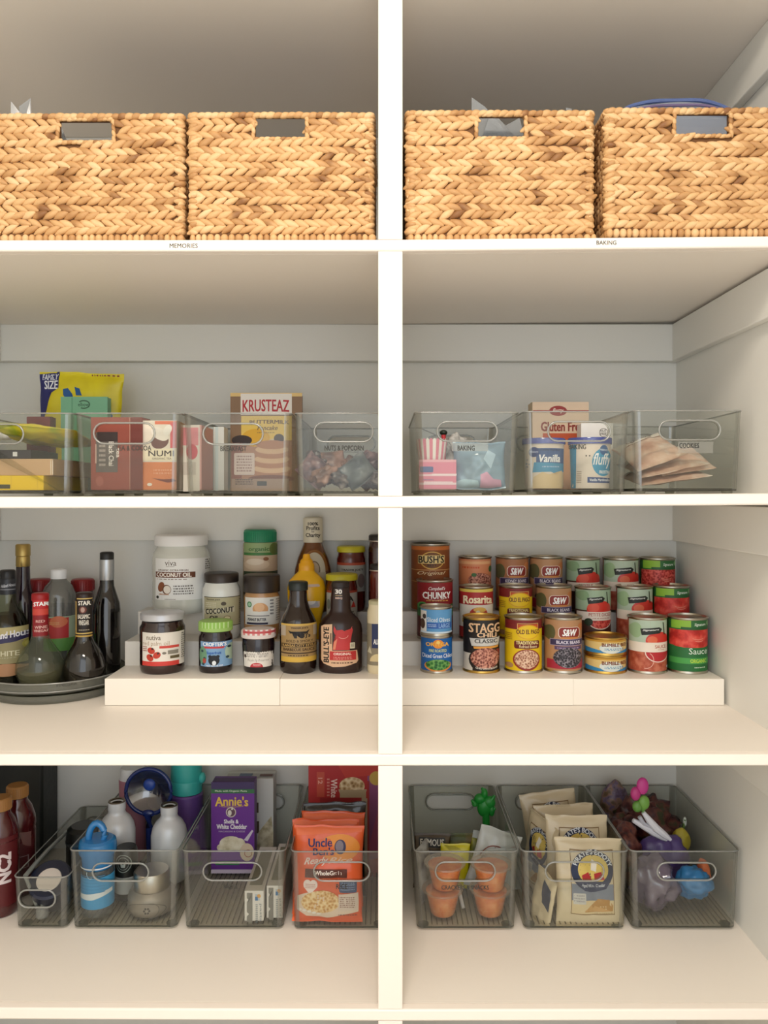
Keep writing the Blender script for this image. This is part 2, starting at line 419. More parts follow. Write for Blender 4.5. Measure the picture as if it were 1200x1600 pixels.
def basket(px0, px1, pyt, Y, label, hx0, hx1, hy0, hy1, seed, depth=.30, zb=None):
    g = random.Random(seed); x0, x1 = X(px0, Y), X(px1, Y); zb = zb or Z1+.001; zt = Z(pyt, Y)-.002
    t = root('wicker_basket', label, 'basket', ((x0+x1)/2, Y+depth/2, zb), 'woven baskets on the upper shelf')
    h0, h1, v0, v1 = X(hx0, Y), X(hx1, Y), Z(hy1, Y), Z(hy0, Y); w = .007; i = .006
    a, b, c, d = x0+i, x1-i, Y+i, Y+depth-i
    m = M()
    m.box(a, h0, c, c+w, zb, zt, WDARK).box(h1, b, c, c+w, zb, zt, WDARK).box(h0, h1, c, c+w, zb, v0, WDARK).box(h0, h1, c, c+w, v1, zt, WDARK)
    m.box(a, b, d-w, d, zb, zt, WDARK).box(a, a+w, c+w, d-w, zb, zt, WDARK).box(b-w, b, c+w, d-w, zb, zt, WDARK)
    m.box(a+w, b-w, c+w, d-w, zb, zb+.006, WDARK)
    za, zz = zb+.016, zt-.004
    hl = [(h0-x0, h1-x0, v0-.004, v1+.01)]
    weave(m, Vector((x0, c, za)), Vector((1, 0, 0)), Vector((0, -1, 0)), x1-x0, za, zz, g, hl)
    weave(m, Vector((a, Y+depth, za)), Vector((0, -1, 0)), Vector((-1, 0, 0)), depth, za, zz, g)
    weave(m, Vector((b, Y, za)), Vector((0, 1, 0)), Vector((1, 0, 0)), depth, za, zz, g)
    z = za+.003
    while z < zz-.004:
        for xx, yy, sx in ((x0+.0075, Y+.0075, -1), (x1-.0075, Y+.0075, 1)):
            D = Vector((sx*.7, .7, g.uniform(-.3, .3))).normalized(); B = Vector((0, 0, 1)); leaf(m, Vector((xx, yy, z)), D, B, Vector((sx*.7, -.7, 0)), .022, .0115, .013)
        z += .0098*g.uniform(.9, 1.1)
    m.build('woven_body', t, smooth=60, recalc=False)
    def wrap(pts, rad, name, step=.011):
        q = M(); P = [Vector(p) for p in pts]
        for p0, p1 in zip(P, P[1:]):
            L = (p1-p0).length; n = max(1, int(L/step)); D = (p1-p0).normalized()
            s2 = D.cross(Vector((0, 1, 0))) if abs(D.y) < .9 else Vector((0, 0, 1)); s3 = D.cross(s2)
            for j in range(n):
                c0 = p0+D*(L*(j+.5)/n)+Vector((g.uniform(-1, 1), g.uniform(-1, 1), g.uniform(-1, 1)))*.0004
                leaf(q, c0, (D+s2*.25).normalized(), (s2-D*.25).normalized(), s3, step*1.75, rad*2*g.uniform(.9, 1.15), rad*2)
        return q.build(name, t, smooth=60, recalc=False)
    f = Y+.004; zr = zt-.001
    wrap([(x0+.004, f, zr), (x1-.004, f, zr), (x1-.004, Y+depth-.004, zr), (x0+.004, Y+depth-.004, zr), (x0+.004, f, zr)], .0052, 'rim')
    wrap([(h0-.002, f, v1+.001), (h1+.002, f, v1+.001), (h1+.003, f, v0-.001), (h0-.003, f, v0-.001), (h0-.002, f, v1+.001)], .0034, 'handle_binding', .008)
    q = M(); x = x0+.003
    while x < x1-.004:
        wd = g.uniform(.008, .013); q.ell(x+wd/2, Y+.006, zb+.0085, wd*.55, .006, .0075, WICK, 8, 6); x += wd
    y = Y+.012
    while y < Y+depth-.01:
        for xx in (x0+.006, x1-.006): q.ell(xx, y, zb+.0085, .006, .006, .0075, WICK, 8, 6)
        y += .0105
    q.build('bottom_band', t, smooth=60, recalc=False)
    return t
b1 = basket(-15, 287, 178, .022, 'wicker basket with a clear plastic corner poking over its rim, far left on its shelf', 91, 174, 186, 220, 1, .30)
b2 = basket(293, 585, 176, .020, 'wicker basket with nothing showing in its handle hole, left of the divider', 398, 477, 180, 215, 2, .30)
b3 = basket(634, 930, 173, .020, 'wicker basket with clear plastic film in its handle hole, right of the divider', 747, 820, 179, 214, 3, .30)
b4 = basket(946, 1236, 169, .012, 'wicker basket holding the big blue rimmed bag, against the right wall', 1057, 1141, 175, 210, 4, .30, Z1+.007)
# ------------------------------------------------------------------ clear bins
ACR = clear('f6f7f5', .025, .06, 'clear_plastic', .02, 'd9d7d2'); EDGE = clear('aab0a6', .10, .08, 'clear_plastic_edge'); RIBM = clear('f0efeb', .02, .2, 'ribbed_clear_plastic')  # faint milk in the wall plastic stands for the room's reflected haze
BRIM = clear('cfd0cb', .12, .15, 'clear_plastic_lip', .30, 'dcdcd8'); CORN = clear('e2e3df', .10, .12, 'clear_plastic_corner', .06, 'd5d5d0')  # edge, lip and corner tints paint in the refracted dark and bright lines
INK = mat('3b3a36', .6)
def stadium(cx, cz, hw, hh, n=8):
    p = []
    for s, a0 in ((1, -90), (-1, 90)):
        for i in range(n+1):
            a = math.radians(a0+180*i/n); p.append((cx+s*(hw-hh)+hh*math.cos(a), cz+hh*math.sin(a)))
    return p
def clear_bin(px0, px1, Y, zb, h, depth, label, hole, word=None, wbox=None, strip=None, name='clear_bin', xmax=None):
    x0, x1 = X(px0, Y), X(px1, Y)
    if xmax and x1 > xmax: x1 = xmax
    z0, z1 = zb+.0045, zb+h; y0, y1 = Y, Y+depth; t_ = .0026; R = .012
    cx, cy = (x0+x1)/2, (y0+y1)/2
    t = root(name, label, 'bin', (cx, cy, zb), 'clear plastic pantry bins')
    dr = .035
    def D(p):
        k = 1-dr*(1-(p[2]-z0)/(z1-z0)); kx = 1-.055*(1-(p[2]-z0)/(z1-z0))
        return (cx+(p[0]-cx)*kx, cy+(p[1]-cy)*k, p[2])
    m = M()
    def side(sg):
        xa = x1 if sg > 0 else x0; o = []; i = []
        for c_y, a0 in ((y0+R, -90), (y1-R, 0)):
            for k in range(6):
                a = math.radians(a0+18*k)
                o.append((xa+sg*(-R+R*math.cos(a)), c_y+R*math.sin(a))); i.append((xa+sg*(-R+(R-t_)*math.cos(a)), c_y+(R-t_)*math.sin(a)))
        n = len(o); v = [(*p, z0) for p in o]+[(*p, z1) for p in o]+[(*p, z0) for p in i]+[(*p, z1) for p in i]
        f = []
        fc = []
        for k in range(n-1):
            (f if k == 5 else fc).extend([(k, k+1, n+k+1, n+k), (2*n+k, 3*n+k, 3*n+k+1, 2*n+k+1)])
        m.add(v, f, ACR); m.add(v, fc, CORN); m.add(v, [(n+k, n+k+1, 3*n+k+1, 3*n+k) for k in range(n-1)], EDGE)
    side(1); side(-1)
    hc, hz, hw, hh = X(hole[0], Y), Z(hole[1], Y), hole[2]/1000/rr(Y), hole[3]/1000/rr(Y)
    for ya, s in ((y0, 1), (y1, -1)):
        st = stadium(hc, hz, hw, hh); n = len(st)
        A, B, C_, Dd = (x0+R, z0), (x1-R, z0), (x1-R, z1), (x0+R, z1)
        yb = ya+s*t_
        for yy in (ya, yb):
            # right arc is st[0:9] bottom->top, left arc st[9:18] top->bottom
            v = [(A[0], yy, A[1]), (B[0], yy, B[1]), (C_[0], yy, C_[1]), (Dd[0], yy, Dd[1]), (B[0], yy, hz), (A[0], yy, hz)]+[(p[0], yy, p[1]) for p in st]
            low = [0, 1, 4]+[6+4, 6+3, 6+2, 6+1, 6+0]+[6+17, 6+16, 6+15, 6+14, 6+13]+[5]
            up = [4, 2, 3, 5]+[6+13, 6+12, 6+11, 6+10, 6+9]+[6+8, 6+7, 6+6, 6+5, 6+4]
            m.add(v, [tuple(low), tuple(up)], ACR)
        m.add([(p[0], ya, p[1]) for p in st]+[(p[0], yb, p[1]) for p in st], [(k, (k+1) % n, n+(k+1) % n, n+k) for k in range(n)], EDGE)
        m.add([(Dd[0], ya, z1), (C_[0], ya, z1), (C_[0], yb, z1), (Dd[0], yb, z1)], [(0, 1, 2, 3)], EDGE)
    m.v = [D(p) for p in m.v]; m.build('bin_wall', t, smooth=30)
    # handle lips, top lip, ribbed floor, feet
    for ya in (y0-.0008, y1+.0008):
        q = M().tube([D((a, ya, b)) for a, b in stadium(hc, hz, hw+.003, hh+.0025)], .0017, BRIM, 8, True, (0, 1, 0)); q.build('handle_lip', t, smooth=80)
    per = []
    for c_x, c_y, a0 in ((x1-R, y0+R, -90), (x1-R, y1-R, 0), (x0+R, y1-R, 90), (x0+R, y0+R, 180)):
        for k in range(5):
            a = math.radians(a0+22.5*k); per.append((c_x+R*math.cos(a), c_y+R*math.sin(a)))
    q = M().tube([D((a, b, z1)) for a, b in per], .0015, BRIM, 6, True); q.build('top_lip', t, smooth=80)
    q = M(); n = len(per); lo = [D((a, b, z0)) for a, b in per]; hi = [D((a, b, z0+.0035)) for a, b in per]
    q.add(lo+hi, [tuple(range(n)), tuple(range(2*n-1, n-1, -1))], RIBM)
    q.add(lo+hi, [(k, (k+1) % n, n+(k+1) % n, n+k) for k in range(n)], clear('6a6c60', .08, .1, 'clear_plastic_base_edge', .45, '54564c'))
    nr = int((x1-x0)/.0105)
    for k in range(nr):
        xx = x0+.01+(x1-x0-.02)*k/(nr-1); a = D((xx, y0+.006, z0)); b = D((xx, y1-.006, z0))
        q.box(a[0]-.001, a[0]+.001, a[1], b[1], z0+.0035, z0+.0047, clear('c9c6bc', .04, .2, 'rib_plastic'))
    q.build('ribbed_floor', t, smooth=0)
    for fx in (x0+.014, x1-.014):
        for fy in (y0+.018, y1-.018):
            a = D((fx, fy, z0)); M().lathe(a[0], a[1], [(0, z0), (.010, z0), (.009, zb+.0003), (0, zb+.0003)], clear('d5d8ce', .05, .15, 'foot_plastic', .35, 'b4b6ac'), 14).build('foot', t)
    def fs(x, z, l):
        p = D((x, y0, z)); return (x, p[1]-.0004-l, z)
    if word:
        if strip:
            l = Lab(pxc(Y), fs, xs=None, zs=.02); l.rect(*strip, clear('e8e6da', 1*.05, .3, 'clear_tape', .14)); l.build('tape_strip', t)
        l = Lab(pxc(Y), fs, xs=None, zs=.02, lift=.0005); l.text(word, *wbox, INK, .03); l.build('letter_sticker', t)
    return t
BY, BH, BD = .170, .147, .335
kw = dict(name='clear_bin')
A_ = clear_bin(-56, 112, BY, Z2, BH, BD, 'clear bin holding cartons and yellow bags, far left on the eye-level shelf', (-18, 678, 52, 13))
B_ = clear_bin(116, 281, BY, Z2, BH, BD, 'clear bin holding two tea boxes, left of the pancake mix bin', (194, 677, 46, 14), 'TEA & COCOA', (180, 696, 236, 704))
C_ = clear_bin(286, 455, BY, Z2, BH, BD, 'clear bin with the tall pancake mix carton standing in it', (364, 678, 45, 14), 'BREAKFAST', (344, 697, 385, 705))
D_ = clear_bin(460, 614, BY, Z2, BH, BD, 'clear bin of small snack packets left of the divider at eye level', (537, 675, 44, 13), 'NUTS & POPCORN', (507, 696, 568, 704), xmax=.0085)
E_ = clear_bin(648, 811, BY, Z2+.0015, BH, BD, 'clear bin holding striped baking cups, right of the divider at eye level', (730, 674, 45, 13), 'BAKING', (715, 696, 742, 704), (706, 692, 763, 705))
F_ = clear_bin(819, 984, BY, Z2+.003, BH, BD, 'clear bin holding two blue lidded frosting tubs', (905, 674, 47, 13), 'BAKING', (889, 694, 916, 702))
G_ = clear_bin(990, 1161, BY, Z2+.0045, BH, BD, 'clear bin holding flat cookie bags, against the right wall at eye level', (1078, 672, 46, 13), 'COOKIES', (1062, 692, 1093, 700), (1060, 690, 1115, 708))
CY, CD = .2195, .333
def zb4(p): x = (p-600)/850; return Z4+(.004*(-x)/.87 if x < 0 else .001*x/.66)+.0004
H_ = clear_bin(20, 105, CY, zb4(60), .098, CD, 'small narrow clear bin on the lowest shelf, left of the water bottles', (57, 1405, 27, 12))
I_ = clear_bin(107, 279, CY, zb4(190), .148, CD, 'clear bin full of water bottles on the lowest shelf', (188, 1363, 42, 12))
J_ = clear_bin(283, 446, CY, zb4(360), .148, CD, 'clear bin holding pasta boxes beside the water bottle bin', (363, 1362, 44, 12), 'PASTA', (349, 1383, 371, 1390))
K_ = clear_bin(454, 612, CY, zb4(530), .148, CD, 'clear bin holding orange rice pouches left of the divider', (534, 1362, 42, 13), 'RICE', (525, 1382, 543, 1390), xmax=.0085)
L_ = clear_bin(647, 810, CY, zb4(730), .148, CD, 'clear bin holding fruit cups and crackers right of the divider', (727, 1362, 45, 13), 'CRACKERS & SNACKS', (690, 1384, 764, 1391))
M_ = clear_bin(815, 983, CY, zb4(900), .148, CD, 'clear bin of cream snack bags, middle one right of the divider', (898, 1362, 44, 13))
N_ = clear_bin(985, 1157, CY, zb4(1070), .148, CD, 'clear bin holding purple bags and a white clip, by the right wall', (1073, 1362, 44, 12))

# ------------------------------------------------------------------ tiered risers
RIS = mat('efe9df', .42)
T1, T2, T3 = EYE-.355, EYE-.305, EYE-.256
YT1, YT2, YT3 = .286, .405, .492
def riser(x0, x1, split, label):
    t = root('tiered_riser', label, 'shelf riser', ((x0+x1)/2, .42, Z3), 'white three step risers')
    y3 = BACK-.0005
    for (yf, zt, zp) in ((YT1, T1, Z3), (YT2, T2, T1-.004), (YT3, T3, T2-.004)):
        nm = 'step'
        e = 0 if zt != T1 else .0015
        m = M().box(x0, split, yf, yf+.004, zp+.0005, zt, RIS).box(x0, split, yf+.004, min(y3, yf+.125 if zt != T3 else y3), zt-.004, zt, RIS)
        m.build(nm, t, smooth=0, bevel=.0012)
        m = M().box(split, x1, yf+.002, yf+.006, zp+.0005, zt-.0012, RIS).box(split, x1, yf+.006, min(y3, yf+.125 if zt != T3 else y3), zt-.005, zt-.0012, RIS)
        m.build(nm, t, smooth=0, bevel=.0012)
    for xe in (x0, x1-.004):
        M().box(xe, xe+.004, YT1+.006, YT2, Z3+.0005, T1-.005, RIS).box(xe, xe+.004, YT2+.006, YT3, Z3+.0005, T2-.005, RIS).box(xe, xe+.004, YT3+.006, y3, Z3+.0005, T3-.006, RIS).build('side_panel', t, smooth=0)
    return t
riser(-.537, .0095, X(437, YT1), 'white three step riser under the jars and bottles, left of the divider')
riser(.0295, .655, X(896, YT1), 'white three step riser under the rows of cans')
# ------------------------------------------------------------------ food cans
TIN = mat('b9b2a4', .28, 1); GOLD = mat('c9a253', .3, 1)
def can(px0, px1, pyt, tier, label, art, zb=None, rimmat=TIN, Rf=None, name='food_can', zt=None, group='food cans on the riser'):
    zt_ = {1: T1-(.0012 if px0 > 890 else 0), 2: T2-(.0012 if px0 > 890 else 0), 3: T3-(.0012 if px0 > 890 else 0)}[tier]
    R = Rf or .0365
    Y = {1: .328, 2: .413}.get(tier, 0)+R
    if tier == 3: Y = BACK-.0025-R
    R = (px1-px0)/2000/rr(Y) if not Rf else Rf
    Y = {1: .328+R, 2: .413+R, 3: BACK-.0025-R}[tier]
    z0 = (zb if zb is not None else zt_)+.0003
    z1 = zt or Z(pyt, Y+R*.8); cx = X((px0+px1)/2, Y)
    t = root(name, label, 'can', (cx, Y, z0), group)
    h = z1-z0; b = .0012
    prof = [(0, z0+.003), (R-.004, z0+.003), (R-.0028, z0), (R+.0004, z0), (R+.0006, z0+.0022), (R-b, z0+.0045), (R-b, z1-.0045), (R+.0006, z1-.0022), (R+.0004, z1), (R-.0028, z1)]
    M().lathe(cx, Y, prof[:8], rimmat, 44).build('can_body', t, smooth=50)
    q = M().lathe(cx, Y, [(R+.0005, z1-.0022), (R+.0005, z1-.0003), (R-.0005, z1), (R-.002, z1), (R-.003, z1-.0035), (R-.008, z1-.0045), (R-.009, z1-.0035), (0, z1-.0036)], rimmat, 44)
    q.build('can_lid', t, smooth=40)
    l = Lab(pxc(Y-R), round_surf(cx, Y, R-b), lift=.0001)
    l.R = R; l.z0 = z0+.0048; l.z1 = z1-.0048; l.ytop = 772-(l.z1-EYE)*1000*rr(Y-R); l.ybot = 772-(l.z0-EYE)*1000*rr(Y-R)
    l.x0 = 600+(cx-R)*1000*rr(Y-R); l.x1 = 600+(cx+R)*1000*rr(Y-R)
    base = art(l)
    l.build('paper_label', t)
    # the back of the wrapper goes all the way round
    q = M(); H = [l.z0+(l.z1-l.z0)*i/3 for i in range(4)]
    ll = M().lathe(cx, Y, [(R-b+.00006, z) for z in (l.z1, l.z0)], base, 44); ll.build('wrapper_back', t, smooth=50)
    t['top'] = z1
    return t
def U(l):
    """label coordinates 0..1 across and 0..1 down to picture coordinates"""
    return (lambda u: l.x0+(l.x1-l.x0)*u), (lambda v: l.ytop+(l.ybot-l.ytop)*v)
BEANS = speck(['3a1712', '7c3b30', 'b0705f', 'd79d86'], 230); MASH = speck(['6d3f30', 'a06a50', 'd3a78c', 'e7c9ae'], 260)
BLACKB = speck(['0a0a12', '1d1a22', '45404c', '8f8890'], 260); TOMD = speck(['7f1512', 'c23530', 'e4685c'], 200)
TOM = mat('cf3428', .35); SAUCE = speck(['b3201c', 'd93a30', 'e8604f'], 60, kind='n')

def a_bush(l):
    u, v = U(l); l.rect(u(0), v(0), u(1), v(1), '8a4a20'); l.rect(u(0), v(0), u(1), v(.06), 'c8702e'); l.oval(u(.52), v(.22), 19, 14, 'e2b85c'); l.oval(u(.52), v(.22), 17.5, 12.5, '7a4a20')
    l.rect(u(.17), v(.14), u(.83), v(.27), 'e8cf8e'); l.text("BUSH'S", u(.18), v(.145), u(.82), v(.262), '17100c', .04)
    l.text('BEST', u(.4), v(.28), u(.63), v(.315), '2a1a10', .02); l.rect(u(0), v(.365), u(1), v(.375), 'e0b070'); l.text('Original', u(.16), v(.39), u(.86), v(.46), 'f0d9b0', .01, .4)
    l.rect(u(0), v(.55), u(1), v(.56), 'c99a5a'); return '7a3d1c'
def a_chunky(l):
    u, v = U(l); l.rect(u(0), v(0), u(1), v(.40), '8e1420'); l.rect(u(0), v(.40), u(1), v(.62), '2f6b35'); l.rect(u(0), v(.62), u(1), v(1), '5a1a1c')
    l.ring(u(.5), v(.17), 23, 13, .8, 'e5b9b0', 20, 160); l.text("Campbell's", u(.3), v(.07), u(.75), v(.15), 'ffffff', .01, .5); l.text('CHUNKY', u(.15), v(.165), u(.9), v(.29), 'ffffff', .05)
    l.scr(u(.25), v(.31), u(.85), v(.34), 1, 'e2b050'); l.oval(u(.15), v(.42), 7, 6, '4da050'); l.oval(u(.15), v(.42), 5, 4, '1f5a2b')
    l.rect(u(.1), v(.5), u(1), v(.51), 'c6d9a0'); return '8e1420'
def a_olives(l):
    u, v = U(l); l.rect(u(0), v(0), u(1), v(1), '5fa0d6'); l.rect(u(0), v(.06), u(.18), v(.94), 'e8e8e6'); l.oval(u(.07), v(.62), 3.5, 8, '4a3020'); l.oval(u(.12), v(.3), 2.5, 4, '3c3330')
    l.text('Sliced Olives', u(.2), v(.33), u(.9), v(.52), 'e9f2fb', .01); l.rect(u(.2), v(.55), u(.95), v(.8), '2d62b8'); l.text('LARGE', u(.55), v(.58), u(.9), v(.77), '9cc4f0', .02)
    l.scr(u(.22), v(.6), u(.48), v(.74), 2, 'b8d2f2'); l.rect(u(0), v(.93), u(1), v(1), 'd0e4f5'); return '5fa0d6'
def a_ortega(l):
    u, v = U(l); l.rect(u(0), v(0), u(1), v(1), '1260ac'); l.oval(u(.52), v(.17), 8.5, 7, 'e8902c'); l.text('ORTEGA', u(.15), v(.12), u(.85), v(.24), 'f0b440', .05)
    l.oval(u(.52), v(.12), 3, 2.5, 'f6d070'); l.text('FIRE ROASTED', u(.25), v(.33), u(.78), v(.42), 'd9e08a', .02); l.text('Diced Green Chiles', u(.06), v(.47), u(.96), v(.6), 'f2f6fa', .01)
    l.oval(u(.52), v(.84), 21, 9.5, 'd98c42'); l.oval(u(.52), v(.81), 19, 8.5, speck(['123f1a', '2f7a35', '7fb060'], 150)); return '1260ac'
def a_salmon(l):
    u, v = U(l); l.rect(u(0), v(0), u(1), v(1), 'd98a60'); l.rect(u(0), v(.04), u(1), v(.1), 'e8b080'); l.scr(u(.1), v(.13), u(.6), v(.2), 1, 'd0542c'); l.oval(u(.6), v(.42), 19, 12, 'b5654c'); l.oval(u(.6), v(.42), 18, 11, BEANS)
    l.oval(u(.42), v(.31), 4, 3, '3d6b35'); l.oval(u(.92), v(.2), 3, 5, '4b6b3a'); l.rect(u(0), v(.55), u(1), v(1), '9b4a34'); return 'c97850'
def a_rosarita(l):
    u, v = U(l); l.rect(u(0), v(0), u(1), v(.06), 'e8d060'); l.rect(u(0), v(.06), u(1), v(.32), 'b02a2c'); l.rect(u(0), v(.32), u(1), v(1), 'efe8dc'); l.text('Rosarita', u(.1), v(.12), u(.92), v(.29), 'fff3cf', .05, 0, 1.5)
    l.oval(u(.52), v(.5), 14, 10, 'c33a30'); l.oval(u(.55), v(.42), 10, 4, 'f0c060'); l.oval(u(.5), v(.5), 4, 5, 'f2e6cc'); l.oval(u(.52), v(.58), 5, 2.5, '3c7a40')
    l.rect(u(.08), v(.60), u(.9), v(.69), 'c9a54c'); l.text('TRADITIONAL', u(.16), v(.615), u(.84), v(.67), '6a2c18', .02); l.rect(u(0), v(.78), u(1), v(1), 'a8302c'); return 'b02a2c'
def a_stagg(l):
    u, v = U(l); l.rect(u(0), v(0), u(1), v(1), '17110f'); l.rect(u(0), v(.66), u(.22), v(1), 'cfc8bc'); l.oval(u(.9), v(.68), 7, 8, '8f3030'); l.oval(u(.55), v(.78), 25, 21, '1a100d')
    l.text('STAGG', u(.13), v(.06), u(.97), v(.245), 'e8bf94', .04); l.text('CHILI', u(.33), v(.245), u(.86), v(.335), 'efc9a0', .05)
    l.poly([(u(.15), v(.36)), (u(.97), v(.345)), (u(.92), v(.50)), (u(.2), v(.51))], 'cfcdc8'); l.text('CLASSIC', u(.27), v(.37), u(.88), v(.45), '2b2826', .03); l.poly([(u(.24), v(.52)), (u(.92), v(.505)), (u(.9), v(.545)), (u(.26), v(.565))], 'e09a3c')
    l.oval(u(.56), v(.75), 23, 16.5, BEANS); l.text('CHILI WITH BEANS', u(.3), v(.94), u(.88), v(.975), 'f5eee0', .02, bend=-2); return '17110f'
def a_elpaso(l):
    u, v = U(l); l.rect(u(0), v(0), u(1), v(.18), '7e1f1f'); l.rect(u(0), v(.18), u(1), v(1), 'e9c512'); l.rect(u(.27), v(.08), u(.82), v(.22), 'c9501e'); l.frame(u(.27), v(.06), u(.82), v(.22), .7, 'f1c878')
    l.oval(u(.55), v(.23), 18, 11.5, 'e2a824'); l.oval(u(.55), v(.23), 16.5, 10, 'eec81e'); l.text('OLD EL PASO', u(.25), v(.18), u(.86), v(.27), '5e2616', .05); l.rr(u(.2), v(.40), u(.85), v(.56), 3, '6a1c16')
    l.text('TRADITIONAL', u(.24), v(.41), u(.82), v(.475), 'f5e3a0', .04); l.text('Refried Beans', u(.32), v(.49), u(.78), v(.54), 'f0dcb0', .02); l.scr(u(0.02), v(.25), u(.16), v(.4), 4, '9a6a14')
    l.oval(u(.52), v(.78), 21, 17, '8f2c20'); l.oval(u(.52), v(.77), 19, 14.5, MASH); l.oval(u(.1), v(.9), 5, 4, 'b58a5a'); return 'dcb413'
def a_sw(word, body):
    def f(l):
        u, v = U(l); l.rect(u(0), v(0), u(1), v(1), 'b98a62' if word == 'BLACK BEANS' else 'a86f4a'); l.oval(u(.1), v(.25), 7, 12, '5b5a38'); l.oval(u(.9), v(.14), 6, 6, 'c47a48')
        l.rr(u(.28), v(.13), u(.86), v(.35), 6, 'f0ddcf'); l.rr(u(.3), v(.14), u(.84), v(.34), 5, '8e2a22'); l.text('S&W', u(.38), v(.17), u(.77), v(.31), 'ffffff', .05, .3)
        l.rect(u(.34), v(.33), u(.8), v(.365), 'd08a48'); l.rect(u(.1), v(.37), u(.95), v(.5), '3a3058'); l.frame(u(.1), v(.37), u(.95), v(.5), .6, 'b9a6c0'); l.text(word, u(.24), v(.40), u(.86), v(.465), 'e9e4f2', .03)
        l.rect(u(.2), v(.51), u(.9), v(.58), '5b4468'); l.scr(u(.26), v(.53), u(.84), v(.565), 1, 'b09ac0'); l.rect(u(.05), v(.78), u(1), v(.96), 'a8243a'); l.oval(u(.55), v(.74), 23, 16, body); return '8a5a40'
    return f
def a_petite(l):
    u, v = U(l); l.rect(u(0), v(0), u(1), v(.42), '9fb89c'); l.oval(u(.15), v(.12), 8, 8, '86a67f'); l.rect(u(0), v(.42), u(1), v(1), '4a281c'); l.oval(u(.58), v(.40), 20, 14, TOM); l.oval(u(.4), v(.36), 9, 7, 'dc5038')
    tag(l, u, v, .24, .13, .66, .27); l.rect(u(.03), v(.45), u(1), v(.63), 'e8dcd0'); l.text('PETITE DICED', u(.28), v(.475), u(.93), v(.54), 'a84a46', .02); l.scr(u(.38), v(.57), u(.86), v(.6), 1, 'b07a70')
    l.oval(u(.6), v(.63), 20, 14, 'ead8cc', 0, 180); l.oval(u(.6), v(.63), 18.5, 12.5, TOMD, 0, 180); l.oval(u(.28), v(.66), 6, 6, '20301a'); l.oval(u(.78), v(.93), 2, 2, 'd8d0c8'); l.oval(u(.88), v(.93), 2, 2, 'd8d0c8'); return '55453a'
def tag(l, u, v, a, b, c, d):
    l.poly([(u(a), v(b+.035)), (u(c-.02), v(b)), (u(c+.06), v((b+d)/2-.03)), (u(c), v(d-.02)), (u(a+.03), v(d+.02))], '1c2420'); l.text('Signature', u(a+.05), v(b+.045), u(c-.03), v(d-.05), 'f2f4f0', .02, .3, rise=1.5)
    l.poly([(u(.76), v(.04)), (u(.79), v(.04)), (u(.83), v(.28)), (u(.79), v(.28))], '2c3a20')
def a_sauce(l):
    u, v = U(l); l.rect(u(0), v(0), u(1), v(.44), 'b6c9b4'); l.oval(u(.12), v(.2), 7, 12, '9fbd92'); l.rect(u(0), v(.44), u(1), v(1), speck(['9c3a26', 'b3563c', 'c8745a'], 70, kind='n')); l.oval(u(.64), v(.40), 20, 14.5, TOM); l.oval(u(.48), v(.38), 8, 6, 'e06a48')
    tag(l, u, v, .2, .13, .68, .27); l.rect(u(0), v(.43), u(1), v(.62), 'efe3d4'); l.text('SAUCE', u(.54), v(.48), u(.86), v(.545), 'b5532f', .02); l.scr(u(.62), v(.56), u(.8), v(.585), 1, 'c98a70')
    l.oval(u(.64), v(.62), 21, 16, 'f0d8cc', 0, 180); l.oval(u(.64), v(.62), 19.5, 14.5, 'b8262e', 0, 180); l.ring(u(.32), v(.78), 12, 13, .8, 'efc0b0', -60, 100); l.oval(u(.92), v(.92), 2, 2, 'cfd8e0'); return 'a8482f'
def a_green(top):
    def f(l):
        u, v = U(l); l.rect(u(0), v(0), u(1), v(.17), '2c6b34'); l.rect(u(.04), v(0), u(.42), v(.16), '8fbf3c'); l.rect(u(.2), v(.13), u(1), v(.185), '1f5b2c'); l.text('Signature', u(.5), v(.05), u(.82), v(.12), 'e8f2e4', .02, .2); l.oval(u(.92), v(.06), 4, 4, '8dbb80')
        l.rect(u(.02), v(.185), u(1), v(.5), SAUCE if top != 'd' else TOMD); l.ring(u(.6), v(.33), 10, 4, 1.2, 'e88a78', 20, 160); l.ring(u(.62), v(.38), 8, 3, 1, 'eb9a88', 20, 160)
        l.oval(u(.5), v(.5), 27, 3, SAUCE if top != 'd' else TOMD, 0, 180); l.rect(u(0), v(.53), u(1), v(1), '1f6b33'); l.text('Sauce', u(.37), v(.54), u(.87), v(.66), 'e8f3e6', .0)
        l.rect(u(.02), v(.735), u(1), v(.85), '46a04a'); l.text('ORGANIC', u(.4), v(.755), u(.84), v(.83), 'b9d84c', .04); l.scr(u(.5), v(.9), u(.8), v(.94), 1, 'cfe4cc'); return '2c7038'
    return f
def a_bumble(l):
    u, v = U(l); l.rect(u(0), v(0), u(1), v(1), 'e0c27c'); l.rect(u(0), v(0), u(1), v(.14), 'c9962e'); l.poly([(u(0), v(.62)), (u(.25), v(.78)), (u(.75), v(.86)), (u(1), v(.7)), (u(1), v(1)), (u(0), v(1))], '2f83b5')
    l.oval(u(.52), v(.62), 18, 8, 'd8e0dc'); l.text('BUMBLE BEE', u(.3), v(.22), u(.92), v(.5), '7a3a18', .05); l.scr(u(.36), v(.6), u(.85), v(.82), 2, '4a8ab0'); return 'cda040'

